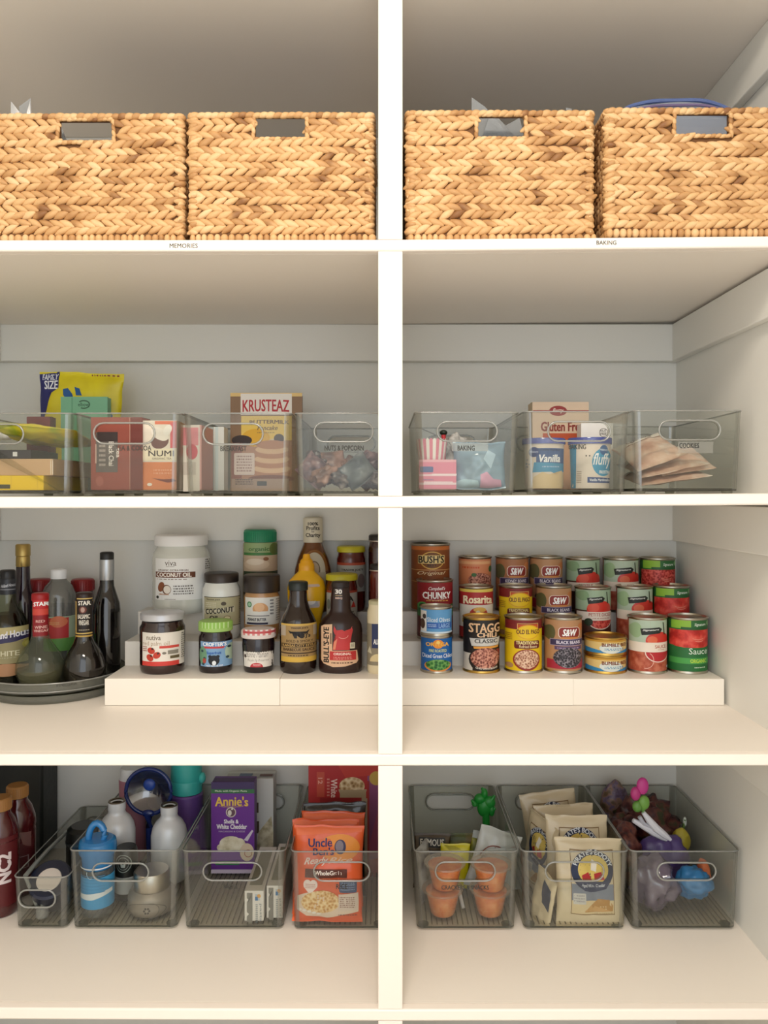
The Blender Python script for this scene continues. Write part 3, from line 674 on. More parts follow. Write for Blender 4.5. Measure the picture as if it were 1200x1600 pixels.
can(642, 703, 847, 3, 'tall brown can of baked beans, tallest can, at the back left of the can rows', a_bush)
can(651, 708, 902, 2, 'dark red soup can with green band in front of the brown bean can', a_chunky)
c_ = can(657, 707, 0, 1, 'dark blue can of diced chiles under the light blue olive can', a_ortega, zt=T1+.074, Rf=.0325)
can(657, 706, 0, 1, 'light blue can of sliced olives stacked on the dark blue can', a_olives, zb=T1+.0742, zt=T1+.131, Rf=.0322)
can(716, 768, 867, 3, 'salmon orange bean can behind the red and cream can, back row', a_salmon)
can(717, 771, 912, 2, 'red, yellow and cream refried bean can above the black chili can', a_rosarita)
can(723, 781, 958, 1, 'black can of classic chili in the front row', a_stagg, rimmat=GOLD)
can(774, 826, 867, 3, 'brown can reading kidney beans in the back row', a_sw('KIDNEY BEANS', BEANS))
can(779, 832, 911, 2, 'yellow refried bean can of the middle row', a_elpaso)
can(788, 847, 958, 1, 'yellow refried bean can of the front row, beside the black chili can', a_elpaso)
can(827, 879, 867, 3, 'brown can reading black beans in the back row', a_sw('BLACK BEANS', BLACKB))
can(837, 893, 911, 2, 'brown can reading black beans in the middle row', a_sw('BLACK BEANS', BLACKB))
can(850, 909, 958, 1, 'brown can reading black beans in the front row', a_sw('BLACK BEANS', BLACKB))
can(884, 937, 869, 3, 'pale green can of petite diced tomatoes in the back row', a_petite)
can(898, 954, 913, 2, 'pale green can of petite diced tomatoes in the middle row', a_petite)
can(912, 979, 0, 1, 'gold and blue tuna tin, lower of the two stacked', a_bumble, zt=T1+.0345, Rf=.042, rimmat=GOLD, name='tuna_tin')
can(912, 979, 0, 1, 'gold and blue tuna tin, upper of the two stacked', a_bumble, zb=T1+.0348, zt=T1+.070, Rf=.042, rimmat=GOLD, name='tuna_tin')
can(942, 997, 869, 3, 'pale green tomato sauce can in the back row', a_sauce)
can(963, 1019, 912, 2, 'pale green tomato sauce can in the middle row', a_sauce)
can(981, 1041, 958, 1, 'pale green tomato sauce can in the front row beside the tuna tins', a_sauce)
can(1000, 1054, 869, 3, 'dark green and red can at the right end of the back row', a_green('d'))
can(1020, 1076, 911, 2, 'dark green and red sauce can at the right end of the middle row', a_green('s'))
can(1043, 1104, 958, 1, 'dark green and red sauce can at the right end of the front row', a_green('s'))
# ------------------------------------------------------------------ jars and bottles
def vessel(name, label, cat, cpx, Y, zb, sy=1.0, group=None, cx=None):
    cx = X(cpx, Y) if cx is None else cx
    t = root(name, label, cat, (cx, Y, zb), group); t['sy'] = sy
    def turn(part, prof, m, seg=40, ms=None, smooth=40, lab=None, par=None):
        pts = []
        for hw, py in prof:
            pts.append((max(0, hw/1000/rr(Y)), zb+.0003+(py[0] if isinstance(py, tuple) else 0) if (py is None or isinstance(py, tuple)) else Z(py, Y)))
        q = M().lathe(cx, Y, pts, m, seg, sy, ms)
        o = q.build(part, t, smooth=smooth, label=lab)
        return o
    def lab(hwpx, part='paper_label', fn=None, **k):
        if callable(hwpx): R = hwpx
        else: R = hwpx/1000/rr(Y)
        Rm = R if not callable(R) else R(zb+.05)
        l = Lab(pxc(Y-Rm*sy), round_surf(cx, Y, R, sy), **k); fn(l); l.build(part, t); return l
    return t, turn, lab
def dome(hw, y0, rd=4, n=4):
    return [(hw-rd+rd*math.sin(math.pi/2*i/n), y0+rd-rd*math.cos(math.pi/2*i/n)) for i in range(n+1)]
def lidprof(hw, y0, y1, in_=1.2): return [(0, y0), (hw-3, y0), (hw-1, y0+.8), (hw, y0+2.2), (hw, y1-.8), (hw-in_, y1), (0, y1)]
def ribs(t, turn_cx, Y, hw, y0, y1, m, n=48):
    q = M(); R = hw/1000/rr(Y)
    for i in range(n):
        a = 2*math.pi*i/n; q.tube([(turn_cx+R*math.sin(a), Y-R*math.cos(a), Z(y0, Y)), (turn_cx+R*math.sin(a), Y-R*math.cos(a), Z(y1, Y))], .0007, m, 5)
    q.build('lid_ribs', t)
GLASS = clear('dfe5dc', .06, .03, 'clear_glass', .10, 'a9b098'); DK = mat('1a0f0c', .12, coat=.5); JAMD = mat('190c12', .15, coat=.4)

# ---- left riser, front row
t, turn, lab = vessel('palm_oil_jar', 'dark jar with white lid and cream label with red fruit, front left on the riser', 'jar', 254, .361, T1)
turn('jar_body', [(0, 968), (31, 969), (31.5, 973)]+[(34.5, 978), (34.5, 1038), (33.5, 1044), (31, 1048), (28, 1049.5), (26, None), (0, None)], mat('2a130f', .12, coat=.6))
turn('lid', lidprof(33.5, 955.5, 967)+[], mat('c9cace', .3, .3))
def f(l):
    l.rect(219.8, 989, 288.2, 1041, 'ece5da'); l.text('nutiva', 228, 993, 251, 1000.5, '6b5a44', .01); l.text('red palm oil', 221, 1002.5, 263, 1011, 'a07c54', -.01)
    l.rect(249, 1009.5, 275, 1013.5, 'd1473c'); l.rect(220, 1034, 275, 1041, 'cf3c34'); l.scr(221, 1010, 229, 1019, 3, 'a04a3c')
    for a, b, c in ((236, 1017, 20), (245, 1024, -30), (234, 1028, 40)): l.oval(a, b, 6.2, 5, 'c23a26', tilt=c); l.oval(a+2, b-3, 2, 1.6, '3a1c12', tilt=c)
    l.oval(256, 1021, 3, 2, '7b7468'); l.rect(261, 1017, 274, 1023, '8b8578'); l.rect(264, 1025.5, 275, 1030, '5f5334'); l.scr(277, 991, 287, 1032, 12, '7a766c')
lab(34.6, fn=f)
t, turn, lab = vessel('jam_jar', 'dark jam jar with lime green lid and blue label with a bear', 'jar', 337, .361, T1)
turn('jar_body', [(0, 984), (23, 985), (23, 988), (25.5, 992), (26, 996), (26, 1041), (25, 1046), (22, 1049), (20, None), (0, None)], JAMD)
turn('lid', lidprof(26.5, 969, 984), 'a8cf72', ms=None)
def f(l):
    l.rect(311.8, 973, 363, 983, '96c75a')
    for i in range(9): l.rect(314+i*5.6, 973.3, 315.6+i*5.6, 982.7, 'c9e6a4'); l.same()
    l.n += 1
lab(26.6, 'lid_print', f)
def f(l):
    l.rect(311.5, 1003, 363, 1042, '7fa6cc'); l.oval(316, 1025, 7, 15, '6d9a7a'); l.oval(358, 1020, 8, 13, 'b7cdb4')
    for a, b in ((315, 1018), (319, 1029), (355, 1012), (360, 1024), (353, 1028), (317, 1038)): l.oval(a, b, 2.2, 2, '24404a')
    l.oval(319, 1033, 3, 4, 'b24a3c'); l.poly([(315, 1011), (318, 1003.5), (350, 1003), (353, 1011)], '5d8fc4'); l.text("CROFTER'S", 316.5, 1003.8, 352, 1010, 'ffffff', .04, bend=0)
    l.poly([(318, 1010.5), (350, 1010.5), (348, 1013.5), (320, 1013.5)], 'c43f46'); l.text('Superfruit', 323, 1018, 345, 1023.5, '1e5cae', .03)
    l.oval(334, 1032, 8.5, 8, '11141c'); l.oval(328, 1026, 2.6, 2.4, '11141c'); l.oval(340, 1026, 2.6, 2.4, '11141c'); l.oval(334.5, 1036, 3, 3.6, 'e8eef2'); l.text('NET WT 10 OZ', 322, 1039, 347, 1041.5, 'f2f4f8', .03)
lab(26.1, fn=f)
t, turn, lab = vessel('preserve_jar', 'fig preserve jar with red and white gingham lid', 'jar', 404, .361, T1)
turn('jar_body', [(0, 994), (24.5, 995), (25, 998), (25.5, 1006), (24.8, 1018), (23, 1044), (20.5, 1049), (19, None), (0, None)], JAMD)
turn('lid', lidprof(27, 982, 994.5), 'e9dcd8')
def f(l):
    l.rect(377.6, 984.5, 431, 993.5, 'efe6e2')
    for i in range(7):
        l.rect(378+i*8, 984.6, 382+i*8, 993.4, 'd88a88'); l.same()
    l.n += 1; l.rect(377.8, 987, 431, 990.5, 'c9545a')
lab(27.1, 'lid_print', f)
def f(l):
    l.rect(379, 1015, 426, 1043, 'e9e4dc'); l.text('Bonne Maman', 383.5, 1018, 418, 1027.5, '3a2a22', -.01, .5); l.text('Purple Fig Preserves', 386, 1030, 419, 1035, '6a5a50', -.01, .4)
    l.oval(400.5, 1043, 10, 7, 'c0303a', 180, 360); l.scr(395, 1038, 407, 1041.5, 2, 'f0d8d6'); l.oval(382, 1026, 1.6, 3, '3c2620')
lab(lambda z: (24.9 if z > Z(1018, .361) else 24.9-1.9*(Z(1018, .361)-z)/(Z(1018, .361)-Z(1044, .361)))/1000/rr(.361), fn=f, zs=.006)
t, turn, lab = vessel('barbecue_sauce_bottle', 'round brown glass sauce bottle with a gold label', 'bottle', 466, .364, T1)
turn('bottle_body', [(13.5, 922), (13.8, 930), (14.5, 938), (18, 950), (25, 963), (28.2, 972), (28.8, 980), (28.8, 1036), (28, 1043), (25, 1050), (22, None), (0, None)], mat('22130d', .1, coat=.6))
turn('cap', lidprof(15.2, 908, 922, 2), mat('1b2422', .4))
def f(l):
    l.rect(437.6, 975, 495, 1035, 'a98a58'); l.rect(437.6, 975, 495, 978, 'd9b45a'); l.rect(437.6, 1027, 495, 1035, 'd4ac44'); l.rect(437.6, 978, 446, 994, 'b9ab98'); l.rect(488, 978, 495, 994, 'b9ab98')
    l.text("TRADER JOE'S", 454, 980, 481, 983.5, '2a1a12', .03); l.poly([(450, 985), (455, 987), (478, 987), (483, 984), (480, 990), (474, 990), (474, 997.5), (470, 997.5), (470, 990), (464, 990), (464, 997.5), (460, 997.5), (460, 990), (453, 990)], '1c1512')
    l.text("TJ's", 472, 990, 484, 998, '1c1512', .05); l.text('BOLD & SMOKY', 447, 1000, 488, 1004, '5b4322', .02); l.rect(439, 1006, 494, 1011.5, '3c2a18'); l.text('KANSAS CITY STYLE', 441, 1006.8, 492, 1010.8, 'c9a560', .03)
    l.text('BARBECUE SAUCE', 442, 1013, 490, 1017.5, '4a3218', .04); l.rect(437.6, 1020, 495, 1022, '4a3420'); l.scr(450, 1023.2, 482, 1026, 1, '3c2a18')
lab(28.9, fn=f)
t, turn, lab = vessel('barbecue_sauce_bottle', 'broad shouldered dark brown sauce bottle with a red bull on its label', 'bottle', 532, .363, T1, sy=.72)
turn('bottle_body', [(13, 918), (14, 922), (15.5, 935), (16, 952), (19, 958), (27, 965), (32.5, 974), (34, 984), (34, 1040), (33, 1046), (30, 1050), (28, None), (0, None)], mat('2b1714', .3, coat=.2))
turn('cap', lidprof(14.2, 908, 918, 1), mat('241614', .45))
def f(l):
    l.text('30', 523.5, 921, 534.5, 928, 'f3efe8', .05); l.scr(524, 929.5, 535, 931.5, 1, 'd9c08a'); l.text('BBQ', 524, 933, 535, 936.5, 'd9b8a8', .04)
lab(15.6, 'neck_print', f)
def f(l):
    l.poly([(501, 980), (506, 977), (519, 975.5), (519, 1017), (557.5, 1017), (559.5, 1033), (557, 1037), (540, 1041.5), (520, 1042.5), (505, 1038), (501, 1033)], 'e2bb98')
    l.text("BULL'S-EYE", 504.5, 980.5, 514, 1036, '1d120f', .05, rot=1); l.scr(515.5, 981, 518, 1015, 1, '5b3a2c'); l.rect(515, 1018, 556, 1032, 'c22f30'); l.text('ORIGINAL', 521, 1020, 549, 1024, 'f4d9cf', .05); l.scr(521, 1026, 550, 1031, 2, 'e39a8e')
    l.poly([(522, 978), (526, 985), (534, 984), (538, 986), (550, 982), (551, 985), (549, 994), (544, 998), (538, 998), (541, 1006), (544, 1010), (546, 1016), (520, 1016), (521, 1004), (527, 996), (523, 991), (521, 986)], 'c9383a')
    l.poly([(548, 982), (550, 979), (549, 985)], 'd85a52'); l.poly([(522, 1003), (527, 998), (524, 1015), (520, 1015)], 'e58a6a'); l.ring(536, 993, 8, 5, .7, 'f0b0a4', 0, 150); l.rr(546.5, 1004.5, 554, 1014, 1, 'd9d3b8'); l.scr(548, 1006, 553, 1012, 3, '5a4a38')
    l.scr(518, 1034.5, 552, 1037.5, 1, '5b3526')
lab(34.1, fn=f)
t, turn, lab = vessel('sauce_jar', 'small jar of pale sauce with dark blue label, tucked against the divider', 'jar', 0, .352, T1, cx=-.0125)
turn('jar_body', [(14, 941), (14.5, 947), (15, 950), (16.5, 955), (16.8, 963), (16.8, 1044), (15, 1050), (14, None), (0, None)], mat('e3d6b4', .2, coat=.5))
turn('lid', lidprof(14.6, 937, 944), mat('c6bf9a', .4))
def f(l):
    l.rect(573.4, 975, 607, 1040, '8f8670'); l.rect(581, 975, 607, 1013, '20305e'); l.text('ALFREDO', 583.5, 999, 606, 1007, 'f4f4f4', .05); l.poly([(574, 1020), (578, 1010), (581, 1022)], 'c9c3a8'); l.oval(590, 1034, 12, 12, 'dccb9c', 180, 360)
lab(16.9, fn=f)
# ---- second step
t, turn, lab = vessel('coconut_oil_jar', 'small coconut oil jar with black lid and tan label', 'jar', 346, .449, T2)
turn('jar_body', [(25, 909), (25.5, 912), (28.5, 918), (29.3, 926), (29.3, 985), (28, 992), (25, 996), (24, None), (0, None)], mat('e2e4df', .15, coat=.5))
turn('lid', lidprof(26.5, 894, 909), mat('3c3430', .35, .4))
def f(l):
    l.rect(316.8, 934, 376, 979, 'b7b08e'); l.rect(316.8, 933, 376, 934, '2b241c'); l.rect(316.8, 978, 376, 979, '2b241c'); l.text("TRADER JOE'S", 321, 936, 344, 939, '3a3022', .03); l.scr(320, 941, 338, 950, 3, 'dcd6c0'); l.oval(349, 943.5, 4, 3, '4a4030')
    l.poly([(317, 955), (364, 948), (364, 957), (317, 960)], 'cfc9b0'); l.text('COCONUT', 320, 952, 363, 960.5, '18130e', .05, rise=3.5); l.text('OIL', 327, 962, 343, 969, '18130e', .05); l.oval(354, 966, 5, 3.5, 'd9d0a8'); l.ring(354, 966, 5, 3.5, .8, '6b4a2c'); l.scr(369, 937, 376, 976, 12, '5a5340')
lab(29.4, fn=f)
t, turn, lab = vessel('peanut_butter_jar', 'peanut butter jar with dark lid standing under the green capped jar', 'jar', 409, .4435, T2)
turn('jar_body', [(25, 923), (25.5, 926), (27.5, 931), (27.5, 985), (25, 993), (24, None), (0, None)], mat('b98a58', .2, coat=.5))
turn('lid', lidprof(28.3, 897, 924), mat('332b28', .35))
def f(l):
    l.rect(381.2, 934, 437, 977, 'e5e4de'); l.rect(385, 962, 420, 963, '2a2830'); l.oval(389, 945, 4, 4.6, '4b8a5a'); l.oval(389, 945, 2.5, 3, 'a9cfb0'); l.oval(406.5, 952, 12, 10, 'd9a26e', 160, 380); l.oval(405, 949, 8, 7, 'e6b98c'); l.scr(421, 936, 426, 962, 5, '55535a')
    l.text('PEANUT BUTTER', 386.5, 966, 415.5, 970.5, '2a2a34', .05); l.rect(384.5, 973, 418, 976, '2c2c4a'); l.scr(429, 936, 437, 972, 10, '8a8a8a')
lab(27.6, fn=f)
t, turn, lab = vessel('mustard_bottle', 'yellow squeeze bottle of mustard with a pointed cap', 'bottle', 479, .446, T2, sy=.7)
YEL = mat('f0b818', .3, coat=.3)
turn('bottle_body', [(12, 890), (13, 893), (20, 899), (27, 907), (30, 918), (29.5, 935), (26, 955), (23, 968), (24, 980), (27, 990), (25, None), (0, None)], YEL)
turn('cap', [(0, 865), (4.5, 865.5), (5.5, 868), (6, 872), (9, 875), (10, 877), (10, 879), (12, 881), (12.5, 889), (12.5, 891), (0, 891)], mat('eaa810', .3))
def f(l): l.rr(462, 913, 499, 950, 3, 'd9bfae'); l.poly([(468, 940), (480, 922), (492, 930), (498, 948), (470, 949)], 'b9b4b8'); l.oval(486, 939, 7, 6, 'e8e2dc'); l.scr(482, 916, 497, 921, 1, 'b97a72')
lab(29, fn=f)
t, turn, lab = vessel('salsa_jar', 'salsa jar with yellow lid half hidden by the brown sauce bottle, lower of two', 'jar', 534, .4435, T2)
turn('jar_body', [(22, 905), (22.5, 911), (24.3, 916), (24.3, 985), (22, 993), (21, None), (0, None)], mat('5a160e', .15, coat=.5))
turn('lid', lidprof(25, 896, 906), mat('c9c028', .35))
def f(l):
    l.rect(509, 927, 559, 975, 'b9b9b4'); l.rect(509, 923.5, 559, 927, 'a8402a'); l.text('SALSA', 516, 932, 552, 940, '20201e', .05); l.poly([(548, 950), (552, 940), (555, 950)], 'c23028'); l.oval(513, 945, 3, 8, '7d8478'); l.scr(514, 955, 554, 970, 4, '6a6a66')
lab(24.4, fn=f)
t, turn, lab = vessel('dark_lidded_jar', 'reddish brown sauce jar with black lid beside the divider, lower of two', 'jar', 0, .436, T2, cx=-.0105)
turn('jar_body', [(13, 892), (14, 896), (14.6, 902), (14.6, 985), (13, 992), (13, None), (0, None)], mat('6b2415', .15, coat=.5))
turn('lid', lidprof(14.6, 881, 891), mat('1c1a18', .4)); turn('lid_ring', [(14.7, 890), (14.8, 891.4), (14.2, 891.6)], mat('c9b8a8', .3, .6))
# ---- top step
t, turn, lab = vessel('coconut_oil_jar', 'large white coconut oil jar with white lid and brown banner', 'jar', 283.5, .495, T3)
turn('jar_body', [(36, 851), (37.5, 855), (42, 862), (44.3, 872), (44.3, 940), (42, 949), (38, 953), (36, None), (0, None)], mat('d8dad2', .12, coat=.6))
turn('lid', lidprof(40.5, 835, 852, 1), mat('f2f2f2', .4))
def f(l):
    l.rect(239.4, 873, 328, 938, 'eeeeec'); l.text('viva', 257, 876, 275.5, 884, '5a4a40', .0); l.scr(259, 884.5, 273, 886, 1, '8a7a70'); l.text('ORGANIC EXTRA-VIRGIN', 245, 889.6, 293, 892.6, '6a4c3a', .02)
    l.poly([(240, 894), (302.5, 894), (300, 898.5), (302.5, 903), (240, 903), (243, 898.5)], '6b3d28'); l.text('COCONUT OIL', 242, 895, 297.5, 901.8, 'f6efe6', .05); l.scr(243, 904.5, 293, 906.5, 1, '8a766a')
    l.oval(250.5, 917.5, 5.5, 8, '8a5236', tilt=20); l.oval(260, 921.5, 7.5, 7.5, '6e4630'); l.oval(260.8, 921.5, 6, 6.3, 'ece4d8'); l.scr(247, 927, 264, 931, 1, 'b9825c'); l.scr(271, 914, 300, 930, 4, '6f6a66'); l.oval(244, 934, 2.4, 2.4, '3a3a30'); l.scr(257, 935.5, 275, 937.3, 1, '77736c')
    l.scr(314, 875, 328, 892, 5, '4c4642'); l.scr(314, 896, 328, 935, 10, 'a39e98')
lab(44.4, fn=f)
t, turn, lab = vessel('mushroom_jar', 'clear jar with a green screw lid standing on the back step', 'jar', 406.5, .5215, T3)
turn('jar_body', [(24, 846), (26.5, 848.5), (27, 852), (27, 930), (26, 945), (25, None), (0, None)], mat('a8916e', .15, coat=.5))
turn('lid', lidprof(25, 827, 847), mat('1f8a62', .4)); ribs(t, X(406.5, .5215), .5215, 25, 831, 845, mat('1c7f5a', .4))
def f(l):
    l.rect(379, 850, 434, 894, 'c9b196'); l.rect(379, 848.5, 434, 863, '8ea673'); l.rect(379, 863.5, 434, 868, '3f7a3c'); l.text('organic', 388, 855, 420, 863, '3c6a34', .03); l.oval(426, 858, 6, 9, '5f6f38'); l.oval(400, 882, 20, 9, 'd8c2a8'); l.oval(398, 878, 14, 5, 'e4d4bf'); l.oval(415, 873.5, 4, 3, '8a5a3a'); l.rect(379, 894, 434, 930, '2a2620'); l.rect(379, 893, 434, 900, '33442c')
lab(27.1, fn=f)
t, turn, lab = vessel('dressing_bottle', 'tall amber dressing bottle with a cream paper band on its neck', 'bottle', 489, .514, T3)
turn('bottle_body', [(14, 846), (15, 850), (18, 858), (24, 872), (28, 888), (30, 905), (30, 945), (28, None), (0, None)], mat('6b3c16', .1, coat=.7))
turn('cap', lidprof(15, 808, 819, .5), mat('d9d3c0', .5))
def f(l):
    l.rect(473, 812, 506, 848, 'd8d0ba'); l.text('100%', 481, 816, 497, 821, '3a3228', .05); l.text('Profits', 478.5, 822, 499, 828.5, '3a3228', .04); l.text('to', 486.5, 829.3, 491, 832, '3a3228', .02); l.text('Charity', 477.5, 833, 500, 841, '3a3228', .04)
lab(15.2, 'neck_label', f)
def rn(z):
    P = [(850, 15), (858, 18), (872, 24), (888, 28), (905, 30), (960, 30)]; py = 772-(z-EYE)*1000*rr(.514)
    for (a, b), (c, d) in zip(P, P[1:]):
        if py <= c: return (b+(d-b)*max(0, (py-a))/(c-a))/1000/rr(.514)
    return 30/1000/rr(.514)
def f(l):
    l.oval(490, 893, 21, 33, '8a5a28', 180, 360); l.oval(490, 895, 17.5, 31, 'c9c2ae', 180, 360); l.oval(490, 892, 10, 15, '7a6a54'); l.oval(490, 890, 8, 11, 'b9a890'); l.rect(471, 895, 508, 925, 'b8b09a')
l = Lab(pxc(.47), round_surf(X(489, .514), .514, rn), zs=.004); f(l); l.build('paper_label', t)
t, turn, lab = vessel('salsa_jar', 'salsa jar with yellow lid on the back step, upper of two', 'jar', 548.5, .5215, T3)
turn('jar_body', [(20, 861), (20.5, 867), (22.3, 873), (22.3, 940), (21, None), (0, None)], mat('5a160e', .15, coat=.5))
turn('lid', lidprof(22, 853, 862.5), mat('c9c028', .35))
def f(l):
    l.rect(526, 883, 572, 925, 'a9aaa6'); l.rect(526, 879.5, 572, 883.5, 'b0482c'); l.text("TRADER JOE'S", 533, 889, 567, 893, '20201e', .04); l.oval(564, 908, 5, 11, '7a6a6a'); l.scr(530, 900, 558, 918, 4, '77776f')
lab(22.4, fn=f)
t, turn, lab = vessel('dark_lidded_jar', 'dark red sauce jar with black lid beside the divider, upper of two', 'jar', 0, .5265, T3, cx=-.0125)
turn('jar_body', [(13.5, 846), (14.5, 852), (15.5, 858), (15.5, 940), (14, None), (0, None)], mat('3f1a14', .15, coat=.5))
turn('lid', lidprof(15.2, 835, 845), mat('241f1c', .4)); turn('lid_ring', [(15.3, 844), (15.4, 845.6), (14.8, 846)], mat('b9a79a', .3, .6))

# ------------------------------------------------------------------ turntable with vinegars
TX, TY, TR = -.682, .4175, .1375
t = root('turntable', 'clear round turntable tray holding the vinegar bottles', 'turntable', (TX, TY, Z3))
tz = Z3+.020
q = M().lathe(TX, TY, [(0, tz), (TR-.006, tz), (TR-.002, tz+.002), (TR, tz+.008), (TR+.0006, tz+.022), (TR-.0018, tz+.022), (TR-.003, tz+.008), (TR-.008, tz+.0035), (0, tz+.0035)], clear('e2e3dc', .06, .08, 'smoky_clear_plastic', .12, 'c9ccc4'), 72); q.build('tray', t, smooth=30)
M().tube([(TX+TR*math.sin(a*math.pi/36), TY-TR*math.cos(a*math.pi/36), tz+.022) for a in range(72)], .0016, BRIM, 6, True).build('tray_lip', t, smooth=80)
M().tube([(TX+TR*math.sin(a*math.pi/36), TY-TR*math.cos(a*math.pi/36), tz+.006) for a in range(72)], .0013, BRIM, 6, True).build('tray_lip', t, smooth=80)
M().lathe(TX, TY, [(0, Z3+.0004), (TR-.012, Z3+.0004), (TR-.008, Z3+.004), (TR-.006, Z3+.0165), (TR-.010, Z3+.0165), (TR-.013, Z3+.006), (0, Z3+.006)], clear('d5d6cc', .08, .1, 'smoky_clear_base', .2, 'a9aba2'), 72).build('turntable_base', t, smooth=30)
M().lathe(TX, TY, [(0, Z3+.0165), (.05, Z3+.0165), (.05, Z3+.0198), (0, Z3+.0198)], clear('d5d6cc', .08, .1, 'smoky_clear_base', .2, 'a9aba2'), 40).build('bearing', t)
l = Lab(pxc(TY-TR), round_surf(TX, TY, TR+.0007)); l.text('VINEGAR', 84, 1069.5, 112, 1075.5, '3d3c34', .005); l.build('letter_sticker', t)
VZ = tz+.0038
t, turn, lab = vessel('vinegar_bottle', 'round bellied clear bottle of pale vinegar with a red neck label', 'bottle', 63, .345, VZ)
turn('glass_body', [(11.5, 938), (12.2, 950), (12.6, 990), (15, 1000), (22, 1010), (30, 1022), (35.5, 1036), (36.5, 1048), (33, 1058), (28, None), (0, None)], GLASS)
turn('vinegar', [(0, 1043), (34.2, 1043.1), (34.8, 1048), (31.5, 1056.5), (27, (.001,)), (0, (.001,))], clear('a8904e', .02, .1, 'pale_vinegar', .3, '8c7c48'))
turn('cap', lidprof(13, 926, 938, .5), mat('a3161c', .35))
def f(l):
    l.rect(50, 938, 76, 996, '8e1420'); l.rect(50, 938, 76, 962, 'c02028'); l.text('STAR', 52, 940.5, 72, 947, 'ffffff', .05, bend=1); l.rect(50, 952, 76, 961, 'd24a3c'); l.text('RED', 56, 969, 68, 973, 'e6b8b0', .03); l.text('WINE', 54, 978, 70, 982.5, 'e6b8b0', .03); l.text('VINEGAR', 53, 984, 72, 988, 'e6b8b0', .03)
lab(12.9, 'neck_label', f)
t, turn, lab = vessel('vinegar_bottle', 'round bellied bottle of dark balsamic vinegar with a black and gold neck label', 'bottle', 134, .362, VZ, cx=-.6045)
DV = mat('16110d', .08, coat=.8)
turn('glass_body', [(12, 938), (12.4, 950), (12.6, 995), (16, 1004), (24, 1016), (29, 1028), (31.5, 1040), (31, 1052), (27, None), (0, None)], DV)
turn('cap', lidprof(12.6, 925, 938, .5), mat('2b1814', .35))
def f(l):
    a = 600-.6045*1000*rr(.346); l.rect(a-13, 935, a+13, 994, '1c120e'); l.rect(a-13, 989, a+13, 991, 'd9b866'); l.rect(a-13, 993, a+13, 995.5, 'c9a24c'); l.rect(a-13, 940, a-8, 989, 'b89a5c'); l.rect(a-8, 935, a+13, 936.5, 'e0c070')
    l.text('STAR', a-5, 939, a+12, 946, 'f4efe4', .05); l.oval(a+2, 953, 5.5, 5.5, '6a3028'); l.oval(a+2, 953, 3, 4, 'b99a8c'); l.text('BALSAMIC', a-5.5, 960, a+11, 967, 'e9e2d4', .04); l.text('VINEGAR', a-4, 969, a+10, 977, 'e9e2d4', .04); l.scr(a-4, 983, a+11, 986, 1, 'b0a48c')
lab(12.9, 'neck_label', f)
t, turn, lab = vessel('cooking_wine_bottle', 'clear shouldered bottle of white cooking wine with a black cap, cut by the photo edge', 'bottle', 12, .372, VZ)
turn('glass_body', [(11, 925), (11.5, 930), (12, 940), (17, 950), (25, 962), (31, 977), (33, 990), (33.5, 1046), (31, None), (0, None)], clear('c9cdb8', .06, .03, 'clear_glass'))
turn('wine', [(0, 958), (22, 958.2), (30, 978), (32, 990), (32.4, 1045), (30, (.001,)), (0, (.001,))], clear('b09a5c', .02, .1, 'pale_wine'))
turn('cap', lidprof(11.5, 890, 904, .3), mat('16161a', .4))
turn('neck_sleeve', [(11.6, 904), (12, 906), (12.4, 926), (12.2, 928)], mat('23262e', .4))
def f(l): l.text('Holland House', 1, 914, 21, 919, 'c9ccd4', .02, .3, rise=3); l.rect(0, 921, 24, 922, '9a9ca4')
lab(12.6, 'sleeve_print', f)
def f(l):
    l.rect(-21, 983, 46, 1038, '8f8660'); l.poly([(-21, 982), (46, 980), (46, 1000), (-21, 1010)], 'b9ac78'); l.poly([(-21, 997), (20, 992), (45, 985), (45, 996), (20, 1004), (-21, 1009)], '2b2850'); l.text('Holland House', -18, 990, 37, 1001, 'e4e4ec', .04, rise=6)
    l.oval(33, 1009, 7, 7.5, 'a9a04c'); l.oval(33, 1009, 5, 5.5, 'c6bd6a'); l.text('WHITE', -12, 1018, 24, 1026, 'd0ccb0', .02); l.scr(-10, 1027.5, 22, 1030, 1, 'a8a488'); l.oval(8, 1048, 26, 10, 'a87c58')
lab(33.6, fn=f)
t, turn, lab = vessel('wine_bottle', 'dark purple bottle with a gold foil neck, tallest at the photo edge', 'bottle', 36, .447, VZ)
turn('glass_body', [(10, 884), (10.5, 900), (11, 912), (14, 925), (19, 940), (20.5, 955), (20.5, 1040), (19, None), (0, None)], mat('241420', .12, coat=.5))
turn('gold_foil', [(0, 850), (9.5, 850), (11, 852), (11, 868), (10, 869), (10.4, 871), (10.6, 884), (10, 885), (0, 885)], mat('b39a5c', .35, .8))
t, turn, lab = vessel('cider_vinegar_bottle', 'clear plastic vinegar bottle with white cap and a red and green apple label', 'bottle', 92, .450, VZ)
turn('bottle_body', [(11, 904), (13, 908), (20, 915), (25, 926), (27, 940), (27, 1040), (25, None), (0, None)], clear('b9bcb4', .08, .06, 'clear_glass', .12))
turn('vinegar', [(0, 945), (26, 945.1), (26, 1038), (24, (.001,)), (0, (.001,))], clear('9a9f6a', .03, .1, 'cloudy_vinegar', .25, '8a8a58'))
turn('cap', lidprof(12, 889, 904, .3), mat('e9ebee', .45))
def f(l):
    l.rect(66, 964, 119, 1018, 'a6b79a'); l.rect(66, 966, 103, 1000, 'c4373a'); l.oval(90, 972, 12, 9, 'dd7a55'); l.rect(66, 998, 108, 1018, '62984a'); l.rect(110, 964, 119, 1010, '27483c'); l.scr(76, 972, 92, 977, 2, 'e2b27a'); l.rect(110, 985, 119, 990, '8ab07a')
lab(27.2, fn=f)
